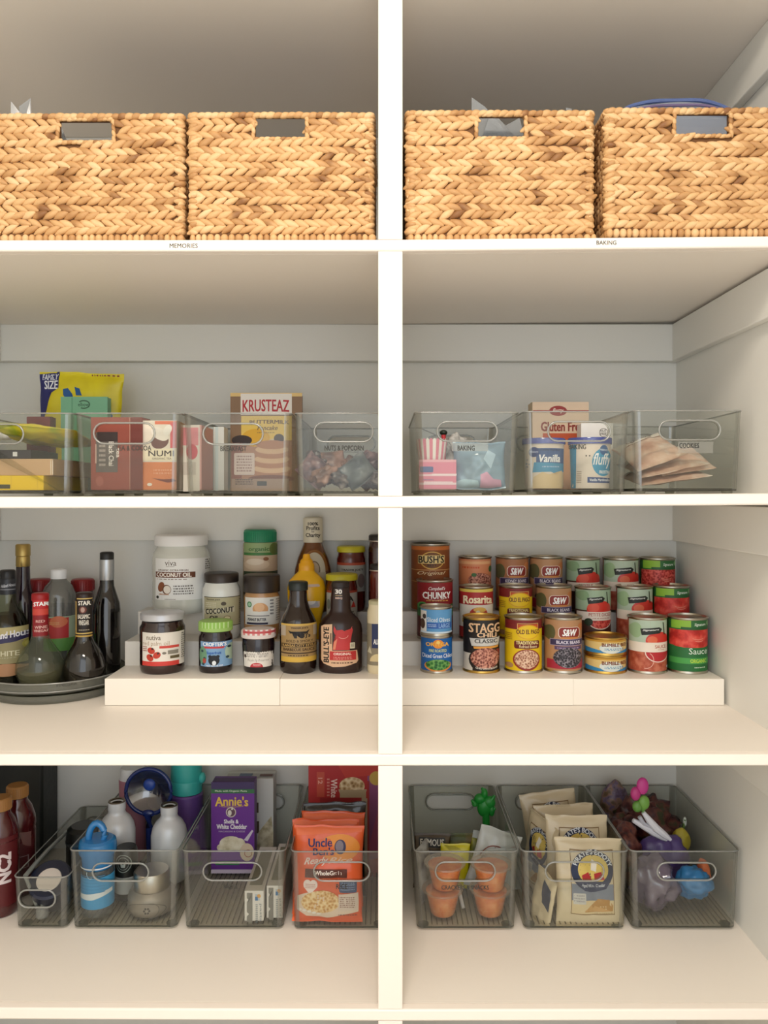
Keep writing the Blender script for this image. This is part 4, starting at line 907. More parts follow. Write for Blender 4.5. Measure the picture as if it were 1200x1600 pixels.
for cpx, Y, cx, nm in ((62, .506, -.757, 'dark spice jar with a red screw lid behind the red labelled vinegar bottle'), (130, .522, -.668, 'dark spice jar with a red screw lid behind the balsamic vinegar bottle')):
    t, turn, lab = vessel('red_lidded_jar', nm, 'jar', cpx, Y, VZ, cx=cx)
    turn('jar_body', [(15, 922), (15.5, 926), (16.2, 932), (16.2, 1030), (15, None), (0, None)], mat('3a1512', .2, coat=.4))
    turn('lid', lidprof(17, 904, 923, 1), mat('8f1c20', .35)); ribs(t, cx, Y, 17, 907, 921, mat('841a1e', .35), 30)
    c_ = 600+cx*1000*rr(Y)
    lab(16.3, fn=lambda l: (l.rect(c_-16.6, 938, c_+16.6, 990, '2a1412'), l.rect(c_-16.6, 938, c_+16.6, 941, 'c9a24c'), l.rect(c_-14, 944, c_+3, 952, 'b83a3a')))
t, turn, lab = vessel('vinegar_bottle', 'tall dark glass bottle with black cap and silver neck band, right end of the turntable', 'bottle', 167, .440, VZ)
turn('glass_body', [(10.5, 905), (11, 915), (15, 928), (19.5, 942), (20.5, 952), (20.5, 1040), (19, None), (0, None)], mat('120f0e', .08, coat=.8))
turn('silver_band', [(10.8, 874), (11, 876), (11, 905), (10.6, 906)], mat('b9bcc0', .3, .7)); turn('cap', lidprof(10.5, 862, 874, .3), mat('17181a', .4))
# ------------------------------------------------------------------ cartons, pouches and loose contents
from mathutils import noise
def zs2(x): return Z2+(-.001*min(1, -x/.87) if x < 0 else .005*x/.66)+.0113
def zs4(x): return Z4+(.004*(-x)/.87 if x < 0 else .001*x/.66)+.0112
def carton(name, label, cat, x0, x1, Y, dep, zb, zt, col, fn=None, group=None, sidecol=None, flap=None, rotz=0):
    """a cardboard box; print is laid on its front with picture coordinates"""
    cx, cy = (x0+x1)/2, Y+dep/2
    t = root(name, label, cat, (cx, cy, zb), group)
    q = M(); q.box(x0, x1, Y, Y+dep, zb, zt, col)
    q.build('carton_body', t, smooth=0, bevel=.0009)
    q = M(); e = flap or sidecol or col
    q.add([(x0+.001, Y+.001, zt+.0002), (x1-.001, Y+.001, zt+.0002), (x1-.001, Y+dep*.6, zt+.0012), (x0+.001, Y+dep*.6, zt+.0012), (x0+.001, Y+dep*.6, zt+.0001), (x1-.001, Y+dep*.6, zt+.0001)], [(0, 1, 2, 3), (3, 2, 5, 4)], e)
    q.build('top_flap', t, smooth=0)
    if fn:
        l = Lab(pxc(Y), flat_surf(Y), xs=None, lift=.0002, step=.00008); fn(l); l.build('front_print', t)
    if rotz: t.rotation_euler.z = rotz
    return t
def pouch(name, label, cat, w, h, th, loc, rot=(0, 0, 0), film=None, fn=None, seed=1, group=None, wr=.0018, seal=.07, part='pouch_film', pw=2.6):
    g = random.Random(seed); s0 = g.uniform(0, 99)
    t = root(name, label, cat, loc, group, rot)
    def hz(x, z):
        u = min(1, abs(2*x/w)); v = min(1, abs(2*z/h-1)); vv = min(1, v/(1-seal))
        b = max(0, (1-u**pw))*max(0, 1-vv**3.0)
        n = noise.noise(Vector((x*28+s0, z*28, s0)))*wr*1.6+noise.noise(Vector((x*70+s0, z*70, 3)))*wr*.6
        cr = .0005*math.sin(z*2600) if v > 1-seal else 0
        return th/2*b**.55+n*(.25+.75*b**.5)+cr+.0006
    def ed(x, z):
        u = 2*x/w; v = 2*z/h-1
        return x*(1-.05*(1-v*v))*(1+.02*noise.noise(Vector((z*40, s0, 1)))), z+.004*noise.noise(Vector((x*30, s0, 7)))*(abs(v)**3)
    nx, nz = 26, 40; V = []; Fc = []
    for sg in (-1, 1):
        for j in range(nz+1):
            for i in range(nx+1):
                x = w*(i/nx-.5); z = h*j/nz; a, b = ed(x, z)
                V.append((a, (-hz(x, z) if sg < 0 else hz(x, z)*.75), b))
    st = (nx+1)*(nz+1)
    for j in range(nz):
        for i in range(nx):
            a = j*(nx+1)+i; Fc.append((a, a+1, a+nx+2, a+nx+1)); Fc.append((st+a, st+a+nx+1, st+a+nx+2, st+a+1))
    for j in range(nz):
        a = j*(nx+1); Fc.append((a, a+nx+1, st+a+nx+1, st+a)); a += nx; Fc.append((a, st+a, st+a+nx+1, a+nx+1))
    for i in range(nx):
        Fc.append((i, st+i, st+i+1, i+1)); a = nz*(nx+1)+i; Fc.append((a, a+1, st+a+1, st+a))
    M().add(V, Fc, film or 'd8c9ae').build(part, t, world=False, smooth=70)
    if fn:
        def sf(x, z, l): a, b = ed(x, z); return (a, -hz(x, z)-.0003-l, b)
        l = Lab(lambda u, v: ((u-.5)*w, h*(1-v)), sf, xs=w/26, zs=h/40, lift=.0001, step=.00007); l.w = w; l.h = h; fn(l); l.build('printed_front', t, world=False)
    return t
def blob(name, label, cat, c, r, m, seed=1, amp=.2, group=None, fr=45, rot=None, part=None):
    t = root(name, label, cat, (c[0], c[1], c[2]-r[2]), group)
    q = M(); q.ell(0, 0, r[2], r[0], r[1], r[2], m, 40, 26, rot); V = []
    for v in q.v:
        p = Vector(v); d = (p-Vector((0, 0, r[2]))).normalized(); n = noise.noise(Vector((p.x*fr+seed*3, p.y*fr, p.z*fr)))+.5*noise.noise(Vector((p.x*fr*2.3, p.y*fr*2.3+seed, p.z*fr*2.3)))
        V.append(p+d*n*amp*min(r))
    zmin = min(p.z for p in V); V = [Vector((p.x, p.y, p.z-zmin)) for p in V]; q.v = [tuple(p) for p in V]
    q.build(part or 'film', t, world=False, smooth=70); return t

# ---- plastic bags in the baskets
FILM = clear('e2e4e6', .10, .12, 'bag_film', .25, 'c9cdd2')
def shard(t, pts, m=FILM, th=.0006):
    q = M(); n = len(pts); fr = []; bk = []
    q.add([tuple(p) for p in pts]+[(p[0], p[1]+th, p[2]) for p in pts], [tuple(range(n)), tuple(range(2*n-1, n-1, -1))]+[(i, n+i, n+(i+1) % n, (i+1) % n) for i in range(n)], m)
    q.build('film_fold', t, smooth=0)
def PT(px, py, Y): return (X(px, Y), Y, Z(py, Y))
t = root('plastic_bag', 'clear plastic bag corner sticking up from the far left basket', 'bag', (X(40, .1), .10, Z1+.01))
M().ell(X(60, .1), .14, Z1+.085, .08, .045, .075, FILM, 24, 14).build('bag_film', t)
shard(t, [PT(16, 230, .1), PT(17, 158, .1), PT(33, 178, .105), PT(50, 215, .11)]); shard(t, [PT(26, 230, .09), PT(30, 166, .1), PT(48, 153, .1), PT(49, 200, .1), PT(60, 230, .1)])
shard(t, [PT(80, 240, .06), PT(95, 195, .06), PT(112, 240, .06)])
t = root('plastic_bag', 'clear crumpled plastic bag peeking from the basket right of the divider', 'bag', (X(780, .1), .10, Z1+.01))
M().ell(X(780, .1), .16, Z1+.095, .09, .05, .088, FILM, 24, 14).build('bag_film', t)
shard(t, [PT(736, 240, .07), PT(737, 152, .07), PT(757, 166, .072), PT(790, 205, .075), PT(800, 240, .08)])
shard(t, [PT(745, 240, .06), PT(768, 172, .06), PT(790, 196, .062), PT(812, 184, .065), PT(826, 240, .06)])
shard(t, [PT(900, 240, .1), PT(884, 168, .1), PT(893, 170, .1), PT(918, 240, .1)])
t = root('zip_bag', 'large cloudy storage bag with a blue zip edge in the basket by the right wall', 'bag', (X(1095, .1), .10, Z1+.017))
M().ell(X(1100, .11), .14, Z1+.13, .125, .06, .11, clear('d2d4da', .12, .2, 'cloudy_film', .55, 'c2c3c9'), 36, 20).build('bag_film', t)
P = [(X(p, .1), .10+.004*math.sin(p*.09), Z(y, .1)) for p, y in ((958, 200), (975, 170), (990, 163), (1020, 158), (1060, 156), (1095, 157), (1125, 163), (1150, 175), (1165, 200))]
P = [tuple(P[i][k]+(P[i+1][k]-P[i][k])*(3*u*u-2*u*u*u if k == 2 and i in (0, 7) else u) for k in range(3)) for i in range(8) for u in (0, .33, .66)]+[P[8]]
for _ in range(3): P = [P[0]]+[tuple((P[i-1][k]+2*P[i][k]+P[i+1][k])/4 for k in range(3)) for i in range(1, len(P)-1)]+[P[-1]]
M().tube(P, .0035, mat('55689c', .35), 8).build('zip_edge', t)
M().tube([(a, b-.008, c-.012) for a, b, c in P], .0025, mat('6f5f86', .35), 8).build('zip_edge', t)
shard(t, P+[(P[-1][0], .1, Z1+.1), (P[0][0], .1, Z1+.1)], clear('c5cbd9', .12, .15, 'blue_film', .4, 'a9b4c8'))
t = root('plastic_bag', 'thin clear bag fold in the gap beside the blue rimmed bag', 'bag', (X(937, .12), .13, Z1+.01))
shard(t, [(X(934, .28), .335, Z1+.007), (X(934, .28), .335, Z1+.18), (X(938, .28), .335, Z1+.225), (X(945, .28), .335, Z1+.225), (X(945, .28), .335, Z1+.007)], clear('c5cbd9', .12, .15, 'blue_film', .4, 'a9b4c8'))

# ---- bin A (far left)
fz = zs2(-.65)
carton('food_carton', 'flat bright yellow carton at the bottom of the far left bin', 'carton', -.728, X(71, .19), .182, .24, fz, Z(743, .182), mat('ecc712', .45), lambda l: (l.rect(-30, 757, 16, 763.5, '4a4630'), l.rect(17, 743.5, 18, 763, 'd9b20e'), l.rect(58, 744, 59, 763, 'd9b20e')))
carton('food_carton', 'plain tan carton lying on the flat yellow carton', 'carton', -.730, X(84, .19), .184, .25, Z(742.8, .182), Z(717, .184), mat('c9a47c', .6), lambda l: (l.rect(79, 718.5, 80, 741.5, 'ece2d4'), l.rect(82, 718.5, 83, 741.5, 'ece2d4')))
carton('food_box', 'thin black package on the tan carton in the far left bin', 'box', -.72, X(52, .2), .19, .12, Z(716.8, .184), Z(703, .19), mat('2e2a30', .4), lambda l: l.rect(20, 706, 27, 713, 'e4e2e0'))
pouch('snack_bag', 'yellow green bag slumped over the thin black package', 'bag', .17, .13, .030, (-.648, .335, Z(702.5, .19)+.021), (math.radians(80), math.radians(5), 0), speck(['d9c81e', 'e6d42c', 'b4c23a', 'e9df6a'], 14, .35, 'n'), seed=4, wr=.004)
carton('tea_box', 'dark red box standing at the back of the far left bin', 'box', X(36, .33), X(73, .33), .345, .03, Z(716.8, .184)+.001, Z(651, .345), speck(['5b161c', '6f1d24'], 40, .5, 'n'))
t = root('paper_roll', 'white rolled packet seen through the far left bin handle', 'packet', (X(2, .34), .32, Z(703, .19)+.024))
M().tube([(X(-30, .32)+.0012*i*9, .322, Z(676, .32)-.0004*i) for i in range(7)], [.006, .0125, .0135, .0135, .013, .012, .007], mat('e9e8e4', .5), 18).build('roll', t)
def f(l):
    l.poly([(0, .02), (.24, 0), (.24, .14), (.12, .2), (.05, .34), (.02, .5), (0, .5)], '2c2f6e'); l.text('FAMILY', .04, .02, .23, .07, 'e8ecf6', .04); l.text('SIZE', .06, .075, .23, .15, 'f2f4fa', .035)
    l.poly([(.30, .15), (.36, .14), (.42, .19), (.45, .24), (.36, .24), (.31, .2)], '1f5a9c'); l.poly([(.44, .13), (.5, .14), (.54, .2), (.47, .2)], '1f5a9c'); l.poly([(.52, .25), (.62, .21), (.8, .24), (.92, .36), (.9, .5), (.6, .4)], '1d6aa8'); l.scr(.62, .005, .97, .03, 1, '8a3a2a', 4, .6)
pouch('chip_bag', 'large bright yellow family size snack bag standing at the back of the far left bin', 'bag', .180, .252, .034, (-.651, .455, zs2(-.65)), (0, math.radians(1.5), 0), speck(['dccb18', 'e8d822', 'd6c422'], 10, .32, 'n'), f, 11, wr=.003)
def f(l): l.rect(95, 620, 168, 700, '79b594'); l.rect(112, 621, 113, 700, '4e8a6a'); l.ring(131, 632, 10, 7, 2, '3f6a52', -140, 120); l.text('elbow', 122, 629, 139, 635, '3c6a50', .02); l.rect(113, 645, 167, 646, '5e9c7c')
carton('tea_box', 'mint green box in front of the big yellow snack bag', 'box', X(96, .395), X(166, .395), .395, .030, zs2(-.62), Z(620, .395), mat('79b594', .5), f, flap=mat('8cc4a4', .5))

# ---- bin B, C
def f(l):
    l.rect(142, 652, 203, 765, '8f4232'); l.rect(203, 652, 223, 765, '6e2c22'); l.rect(202.5, 652, 203.5, 765, 'b58a78'); l.rect(150, 676, 184, 738, '5d5450'); l.rect(152, 675, 184, 690, '332220')
    l.text('Black Chai', 170, 690, 178, 728, 'e6ddd4', .02, rot=-1); l.text('tea', 182, 700, 187, 715, 'e6ddd4', .02, rot=-1); l.scr(155, 693, 165, 730, 5, 'b0a49c'); l.rect(149, 694, 151, 724, 'c9a898'); l.oval(156, 752, 6, 8, 'a3594a')
carton('tea_box', 'reddish brown tea box with a grey side label', 'box', X(143, .21), X(222, .21), .21, .09, zs2(-.5), Z(652, .21), mat('8a3c2c', .5), f)
def f(l):
    l.rect(222.5, 657, 276, 765, 'e8dccb'); l.rect(223, 722, 276, 765, 'd9814c'); l.rect(242, 658, 276, 663, 'e0714a'); l.rect(266, 660, 276, 700, 'd9636a'); l.oval(250, 690, 14, 11, '6b4038', tilt=-20); l.oval(250, 678, 15, 9, 'efe6da', tilt=30); l.oval(262, 672, 6, 9, 'f2ece2', tilt=30)
    l.rect(223, 701, 276, 720, 'efe3c6'); l.text('NUMI', 232, 704, 272, 713, '33221c', .02); l.text('ORGANIC TEA', 238, 715, 268, 718, '5a4438', .01); l.poly([(238, 747), (255, 749), (272, 748), (276, 752), (262, 754), (250, 751)], '7a3a2a'); l.oval(234, 757, 4, 2.4, 'efe6da'); l.scr(240, 732, 270, 742, 2, 'e6a47c')
carton('tea_box', 'orange and cream tea box with a dark bean on the front', 'box', X(223, .215), X(275, .215), .215, .08, zs2(-.4), Z(657, .215), mat('e0b08a', .5), f)
def f(l):
    l.rect(360, 614, 472, 768, '8a6a4c'); l.rect(360, 614, 472, 619.5, 'e2c07a'); l.rect(376, 615, 456, 648, 'ebe4db'); l.text('KRUSTEAZ', 379, 624, 452, 643, 'b9202a', .03, bend=1.0); l.scr(398, 645, 435, 647, 1, '9a8a80')
    l.rect(377, 650, 456, 768, 'b08060'); l.rect(377, 650, 456, 688, 'e9c65a'); l.oval(400, 684, 22, 14, 'e0ad28'); l.text('BUTTERMILK', 390, 656, 452, 662, '6b4a22', .04, bend=1); l.text('Pancake', 402, 665, 434, 672, '6b4a22', .02, .3); l.scr(402, 675, 430, 677, 1, '7a5a30')
    l.oval(378, 688, 16, 8, '2d1a16'); l.rect(362, 692, 378, 768, '8f5a4a'); l.oval(430, 693, 13, 8, 'd9c49a'); l.oval(436, 685, 8, 7, '4a3c34')
    for i in range(7): l.oval(425, 740-i*7.5, 30-i*.8, 7, ['b5805c', 'd9b48c'][i % 2]); 
    l.oval(424, 748, 36, 6, '7a4a34'); l.rr(366, 708, 398, 742, 2, 'd9c7bc'); l.scr(370, 711, 394, 738, 6, '9a7a74'); l.rect(362, 748, 452, 768, 'a38a74'); l.scr(368, 748, 396, 758, 3, '4c3a30'); l.rect(402, 752, 417, 759, '42423c')
carton('pancake_mix_box', 'tall tan and brown pancake mix box with red lettering and pancake stack', 'box', X(362, .41), X(469, .41), .41, .052, zs2(-.25), Z(614, .41), mat('7d5c40', .5), f, flap=mat('d9b56c', .5))
def f(l): l.rect(322, 667, 334, 768, 'aab1ae'); l.rect(336, 667, 341, 768, 'c6d2d2')
carton('food_box', 'plain pale grey box edge left of the pancake mix box', 'box', X(322, .35), X(350, .35), .35, .04, zs2(-.32), Z(667, .35), mat('d9dad4', .5), f)
def f(l): l.rect(286, 664, 312, 768, 'd2cabf'); l.rect(286, 668, 310, 696, 'd4848a'); l.oval(300, 706, 9, 12, 'c4545e'); l.rect(286, 722, 306, 742, 'bdb2a8')
carton('food_box', 'pink and cream packet standing at the left end of the pancake bin', 'box', -.346, -.3345, .215, .10, zs2(-.34), Z(664, .215), mat('c9968e', .5), f)  # thin upright slab, front coloured pink over cream

# ---- bin D: heap of crumpled snack packets
g = random.Random(5); z0 = zs2(-.07)
PK = [speck(['4a3a3e', '7a5e60', 'a08480'], 60, .3, 'n'), speck(['3f3836', '665c58', '948c86'], 26, .3, 'n'), speck(['5f463a', '8f6c5a', 'b89284'], 30, .35, 'n'), speck(['3c4448', '626a6c', '8f9494'], 24, .3, 'n')]
D_L = 'small crumpled purple brown snack packet in the heap left of the divider'
for i, (px, py, Y, rl, mi) in enumerate(((486, 752, .20, 40, 0), (505, 750, .195, -25, 2), (532, 753, .20, 15, 1), (560, 752, .197, -35, 3), (582, 754, .205, 20, 1), (494, 735, .235, 50, 1), (517, 730, .23, -10, 2), (547, 736, .235, 30, 2), (572, 730, .23, -28, 0), (590, 738, .24, 35, 3), (512, 745, .28, -60, 0), (550, 745, .28, 70, 1), (575, 748, .29, -50, 2))):
    py += 4; w = .060; x = min(X(px, Y), -.022)
    x = max(x, -.128)
    if i % 3 == 0: pouch('snack_packet', D_L, 'packet', w, .050, .018, (x-.02*math.sin(math.radians(rl)), Y+.012, max(z0+.004+abs(math.sin(math.radians(rl)))*.02, Z(py+12, Y))), (math.radians(-18+g.uniform(-8, 8)), math.radians(rl), math.radians(g.uniform(-15, 15))), PK[mi], seed=20+i, group='snack packets heaped in a bin', wr=.007)
    else: blob('snack_packet', D_L, 'packet', (x, Y+.014, max(z0+.0165, Z(py-2, Y))), (.025, .016, .016), PK[mi], 20+i, .75, 'snack packets heaped in a bin', 75, (0, math.radians(rl), 0))
t = root('paper_stick', 'grey paper tube leaning out of the snack packet heap', 'tube', (X(488, .25), .25, z0))
M().tube([PT(481, 711, .27), PT(500, 738, .255), PT(508, 752, .25)], .0042, mat('8a8276', .5), 12).build('tube_wall', t)

# ---- bin E: baking cups and bag
Y = .205; t = root('paper_cup', 'pink and white striped paper treat cup at the left of the baking bin', 'paper cup', (X(676, Y), Y+.02, zs2(.09)+.046))
q = M(); n = 14; cx = X(676, Y); cy = Y+.0235
for i in range(n*2):
    a0, a1 = 2*math.pi*i/(n*2), 2*math.pi*(i+1)/(n*2); r0, r1 = .0225, .0285; zb_, zt_ = zs2(.09)+.0455, Z(687, Y)
    vs = []
    for k in range(4):
        a = a0+(a1-a0)*k/3; wv = .003*math.sin(math.pi*k/3) 
        vs += [(cx+r0*math.sin(a), cy-r0*math.cos(a), zb_), (cx+r1*math.sin(a), cy-r1*math.cos(a), zt_+wv)]
    q.add(vs, [(0, 2, 3, 1), (2, 4, 5, 3), (4, 6, 7, 5)], 'e7879b' if i % 2 else 'f6efe8')
q.lathe(cx, cy, [(.0224, zb_+.0005), (0, zb_+.0005)], mat('f6efe8'), 28)
q.build('striped_wall', t, recalc=False)
def f(l):
    l.rect(655, 718, 713, 763, 'e58ba2'); l.rect(655, 718, 713, 722, 'f0b4c0'); l.rr(656, 729, 677, 738, 2, '5b6b9c'); l.rect(655, 741, 713, 744, 'f4d3dc'); l.rect(655, 754, 713, 757.5, 'f6dde4'); l.scr(660, 748, 678, 751, 1, '8c7fa8')
    for i in range(15): l.oval(676+i*2.6, 741.5, 1.2, 1.6, 'fbe9ee'); l.same()
    l.n += 1
    for i in range(15): l.oval(664+i*3, 753.5, 1.2, 1.6, 'fbe9ee'); l.same()
    l.n += 1
carton('cup_packet', 'pink packet of lace edged baking cups under the striped cup', 'packet', X(656, .2), X(713, .2), .20, .055, zs2(.09), zs2(.09)+.045, mat('e9a3b4', .5), f)
pouch('plastic_bag', 'pale blue plastic bag of supplies beside the pink cup packet', 'bag', .098, .088, .045, (.176, .225, zs2(.17)), (math.radians(-6), 0, 0), clear('b9d2e2', .14, .15, 'blue_bag_film', .72, '9fc0d6'), lambda l: (l.poly([(.02, .86), (.2, .8), (.45, .84), (.5, .97), (.04, .98)], 'b9d9e6'), l.poly([(.5, .72), (.62, .66), (.75, .8), (.9, .82), (.92, .96), (.5, .96)], 'e0a9c4'), l.poly([(.55, .4), (.65, .2), (.8, .3), (.7, .6)], 'bcd6e8')), 31, wr=.006)
blob('foil_packet', 'crumpled silver and brown wrapper seen through the baking bin handle', 'packet', (X(716, .33), .33, zs2(.14)+.050), (.034, .022, .052), speck(['6b4632', '8f8d8a', 'c9c8c6', 'a9a8a6'], 34, .3, 'n'), 3, .55, fr=60)
t = root('bottle_stopper', 'small dark green and black decorating stopper beside the silver wrapper', 'stopper', (X(694, .30), .30, zs2(.12)))
M().ell(X(693, .285), .285, Z(676, .285), .0075, .0075, .0055, mat('1d2a20', .4)).build('knob', t); M().tube([(X(693, .285), .285, zs2(.12)), (X(693, .285), .285, Z(678, .285))], .0045, mat('c23038', .4), 12).build('stem', t)
t = root('skewer', 'thin grey stick lying across the back of the baking bin', 'stick', (X(670, .3), .3, zs2(.12)))
M().tube([PT(660, 670, .36), PT(700, 688, .30), PT(735, 745, .275)], .0014, mat('8d8f8c', .5), 8).build('stick_shaft', t)

# ---- bin F: frosting tubs and mix
def tub(cx, label, fn, yl=684):
    R = .0385; Y = .211+R; zb = zs2(cx); t = root('frosting_tub', label, 'tub', (cx, Y, zb))
    M().lathe(cx, Y, [(0, zb), (R-.005, zb), (R-.0035, zb+.002), (R-.001, Z(694, .215)), (R-.001, Z(690, .215))], mat('e9dfd2', .4), 44).build('tub_body', t)
    zt = Z(yl, .215); zm = Z(693, .215)
    M().lathe(cx, Y, [(0, zt-.001), (R-.004, zt-.001), (R-.003, zt), (R+.001, zt), (R+.0018, zt-.002), (R+.0016, zm), (R-.0005, zm)], clear('5566c4', .12, .15, 'blue_lid_plastic', .7, '5a68c0'), 44).build('lid', t)
    l = Lab(pxc(.211), round_surf(cx, Y, lambda z: R-.001-.0025*(Z(694, .215)-z)/.08+.0002), zs=.01); l.o = 600+cx*1000*rr(.211); fn(l, l.o); l.build('paper_label', t)
def f(l, o):
    l.rect(o-32.5, 694, o+32.5, 763, 'ddd0c2'); l.rect(o-17, 700, o+29, 732, '3f5c8e'); l.poly([(o-20, 722), (o+29, 724), (o+30, 736), (o+18, 742), (o+5, 737), (o-22, 738)], '4a94bc'); l.text('Vanilla', o-13, 710, o+21, 722, 'f4f4f6', .04, .2); l.text('Creamy Supreme', o-12, 701, o+20, 705, '1c2a50', .03); l.scr(o-8, 727, o+20, 731, 1, 'a9c4e2')
    l.oval(o-20, 706, 7, 8, '2d3f78'); l.text('Pillsbury', o-26, 704, o-14, 708, 'c9d2ea', .02); l.poly([(o-24, 763), (o-20, 745), (o-8, 737), (o+2, 741), (o+16, 743), (o+24, 735), (o+31, 745), (o+31, 763)], 'd9c096')
    for a, b in ((-28, 718), (-29, 724), (-26, 725), (-28, 729)): l.oval(o+a, b, 1.1, 1.1, '6b7a9c')
tub(.2995, 'frosting tub with translucent blue lid reading Vanilla', f)
def f(l, o):
    l.rect(o-32.5, 694, o+32.5, 763, 'e2d6ca'); l.rect(o-32.5, 694, o-26, 763, '2f88ae'); l.oval(o+14, 722, 18.5, 22, '3f9ac4'); l.oval(o+15, 703, 7.5, 8, '2d5d94'); l.text('Pillsbury', o+8, 701, o+22, 705, 'dce8f4', .02); l.text('fluffy', o-3, 708, o+29, 732, 'f4f7fa', .02, .3); l.text('FROSTING', o+7, 735, o+28, 740, 'f4f7fa', .04)
    l.poly([(o-11, 745), (o+30, 747), (o+31, 755), (o-11, 754)], '2c4a86'); l.text('Vanilla Marshmallow', o-8, 747.5, o+28, 752, 'eef2fa', .03); l.oval(o-13, 712, 1, 1.2, '1c1a1a'); l.oval(o-8, 712, 1, 1.2, '1c1a1a'); l.scr(o-25, 735, o-19, 755, 6, '9a8a7a')
tub(.3860, 'frosting tub with translucent blue lid reading fluffy frosting', f, 683)
def f(l):
    l.rect(832, 628, 920, 765, 'e5cbb0'); l.rect(833, 641, 920, 644, 'a83a32'); l.oval(872, 642, 14, 8, '9c2c2c'); l.text('Betty', 863, 638, 881, 646, 'f2ddd0', .02, .4); l.text('Gluten Free', 845, 659, 912, 674, '8e2a1c', .05); l.rect(848, 677, 916, 690, 'c4552c'); l.rect(833, 690, 920, 765, 'd9a880')
carton('baking_mix_box', 'cream baking mix box reading Gluten Free behind the frosting tubs', 'box', X(832, .38), X(919, .38), .38, .05, zs2(.36), Z(628, .38), mat('dcc6a4', .5), f)
def f(l): l.rect(908, 661, 958, 765, 'e9e6e2'); l.ring(943, 676, 7, 7, .8, '6a6660'); l.text('NUT', 938, 671, 948, 675, '4a4844', .02); l.text('FREE', 938, 676, 948, 680, '4a4844', .02)
carton('baking_mix_box', 'white box with a round nut free mark behind the right frosting tub', 'box', .386, .4245, .3, .05, zs2(.4), Z(661, .30), mat('e9e6e2', .5), f)

# ---- bin G: cookie bags
CK = speck(['c09580', 'dbbba6', 'ece0d4'], 24, .35, 'n')
def ck(l): l.poly([(.02, .02), (.98, .02), (.98, .2), (.6, .26), (.3, .22), (.02, .3)], 'e6dfd2'); l.text('cookie', .25, .06, .8, .18, '4a3228', .04, .4); l.poly([(.02, .29), (.3, .21), (.6, .25), (.98, .19), (.98, .215), (.6, .275), (.3, .235), (.02, .315)], '8a5a3c')
zf = zs2(.54)
for i, (cx, Y, zz, w, h, rx, ry) in enumerate(((.532, .285, .004, .130, .15, 82, -8), (.528, .282, .024, .125, .14, 78, -12), (.502, .275, .040, .095, .12, 66, -20), (.556, .29, .022, .10, .12, 66, -8))):
    pouch('cookie_bag', ['clear cookie bag lying at the bottom of the cookie bin', 'clear cookie bag second from the bottom, sloping down to the left', 'clear cookie bag with brown script, topmost of its bin', 'clear cookie bag with a pale sealed corner nearest the right wall'][i], 'bag', w, h, .020, (cx, Y-.085, zf+.009+zz*.9), (math.radians(-rx), math.radians(ry), 0), CK, ck, 40+i, wr=.004)
# ------------------------------------------------------------------ lowest shelf
# dark bag and juice bottles at the left end
t = root('black_cooler_bag', 'tall black rounded bag at the back left corner of the lowest shelf', 'bag', (-.80, .50, Z4+.004))
q = M(); pts = []
xa, xb, za, zb = W_L+.004, X(66, .47), Z4+.0042, Z3-.022
for cx, cz, a0, R in ((xb-.03, za+.03, -90, .03), (xb-.008, zb-.008, 0, .008), (xa+.01, zb-.01, 90, .01), (xa+.02, za+.02, 180, .02)):
    for i in range(7): a = math.radians(a0+15*i); pts.append((cx+R*math.cos(a), cz+R*math.sin(a)))
q.prism(pts, .47, .555, mat('161814', .5, bump=.4, bscale=60)); q.build('bag_body', t, bevel=.006)
M().tube([(X(42, .465), .466, zb-.002), (X(43, .465), .464, zb-.02), (X(40, .465), .466, zb-.045)], .004, mat('59646a', .4), 8).build('zip_pull', t)
JU = mat('4a1013', .12, coat=.6)
for cx, Y, yt, lbl, wd in ((-.7395, .362, 1226, 'dark red juice bottle with a tan cap, the one standing farther back', 0), (-.7390, .288, 1245, 'dark red juice bottle with a tan cap, nearest the camera', 1)):
    zb = Z4+.0038; t, turn, lab = vessel('juice_bottle', lbl, 'bottle', 0, Y, zb, cx=cx)
    k = rr(Y)*1000
    def P(*a): return [(r_*k, (z_-.0003,)) for r_, z_ in a]
    H = Z(yt, Y)-zb
    turn('bottle_body', P((.019, H-.024), (.0195, H-.030), (.027, H-.042), (.0335, H-.062), (.035, H-.078), (.0335, H-.085), (.0345, H-.09), (.0345, .045), (.033, .04), (.0345, .034), (.0345, .008), (.031, .001), (0, .001)), JU)
    turn('cap', P((0, H), (.0185, H), (.0205, H-.002), (.0205, H-.023), (0, H-.023)), mat('a5753f', .45)); q = M()
    for i in range(36): a = math.radians(10*i); q.tube([(cx+.0206*math.sin(a), Y-.0206*math.cos(a), zb+H-.003), (cx+.0206*math.sin(a), Y-.0206*math.cos(a), zb+H-.022)], .0007, mat('9c6c38', .45), 4)
    q.build('cap_ribs', t)
    l = Lab(pxc(Y-.0345), round_surf(cx, Y, .0347), zs=None); o = 600+cx*1000*rr(Y-.0345)
    if wd:
        l.rect(o-29, 1312, o+29, 1420, '5b1418'); l.text('NC2', o+10, 1336, o+25, 1384, 'e6d8d8', .06, rot=1); l.text('ORG', o-9, 1330, o+4, 1398, 'd9c9c9', .04, rot=1); l.oval(o+3, 1305, 6, 8, '8f8a8e')
    else:
        l.rect(o-29, 1320, o+29, 1400, '4c1216'); l.poly([(o+14, 1302), (o+26, 1306), (o+26, 1330), (o+18, 1322)], '75504c'); l.frame(o+6, 1341, o+24, 1360, .8, '9a8a8a'); l.oval(o+2, 1276, 2, 5, 'b9b2b4')
    l.build('paper_label', t)

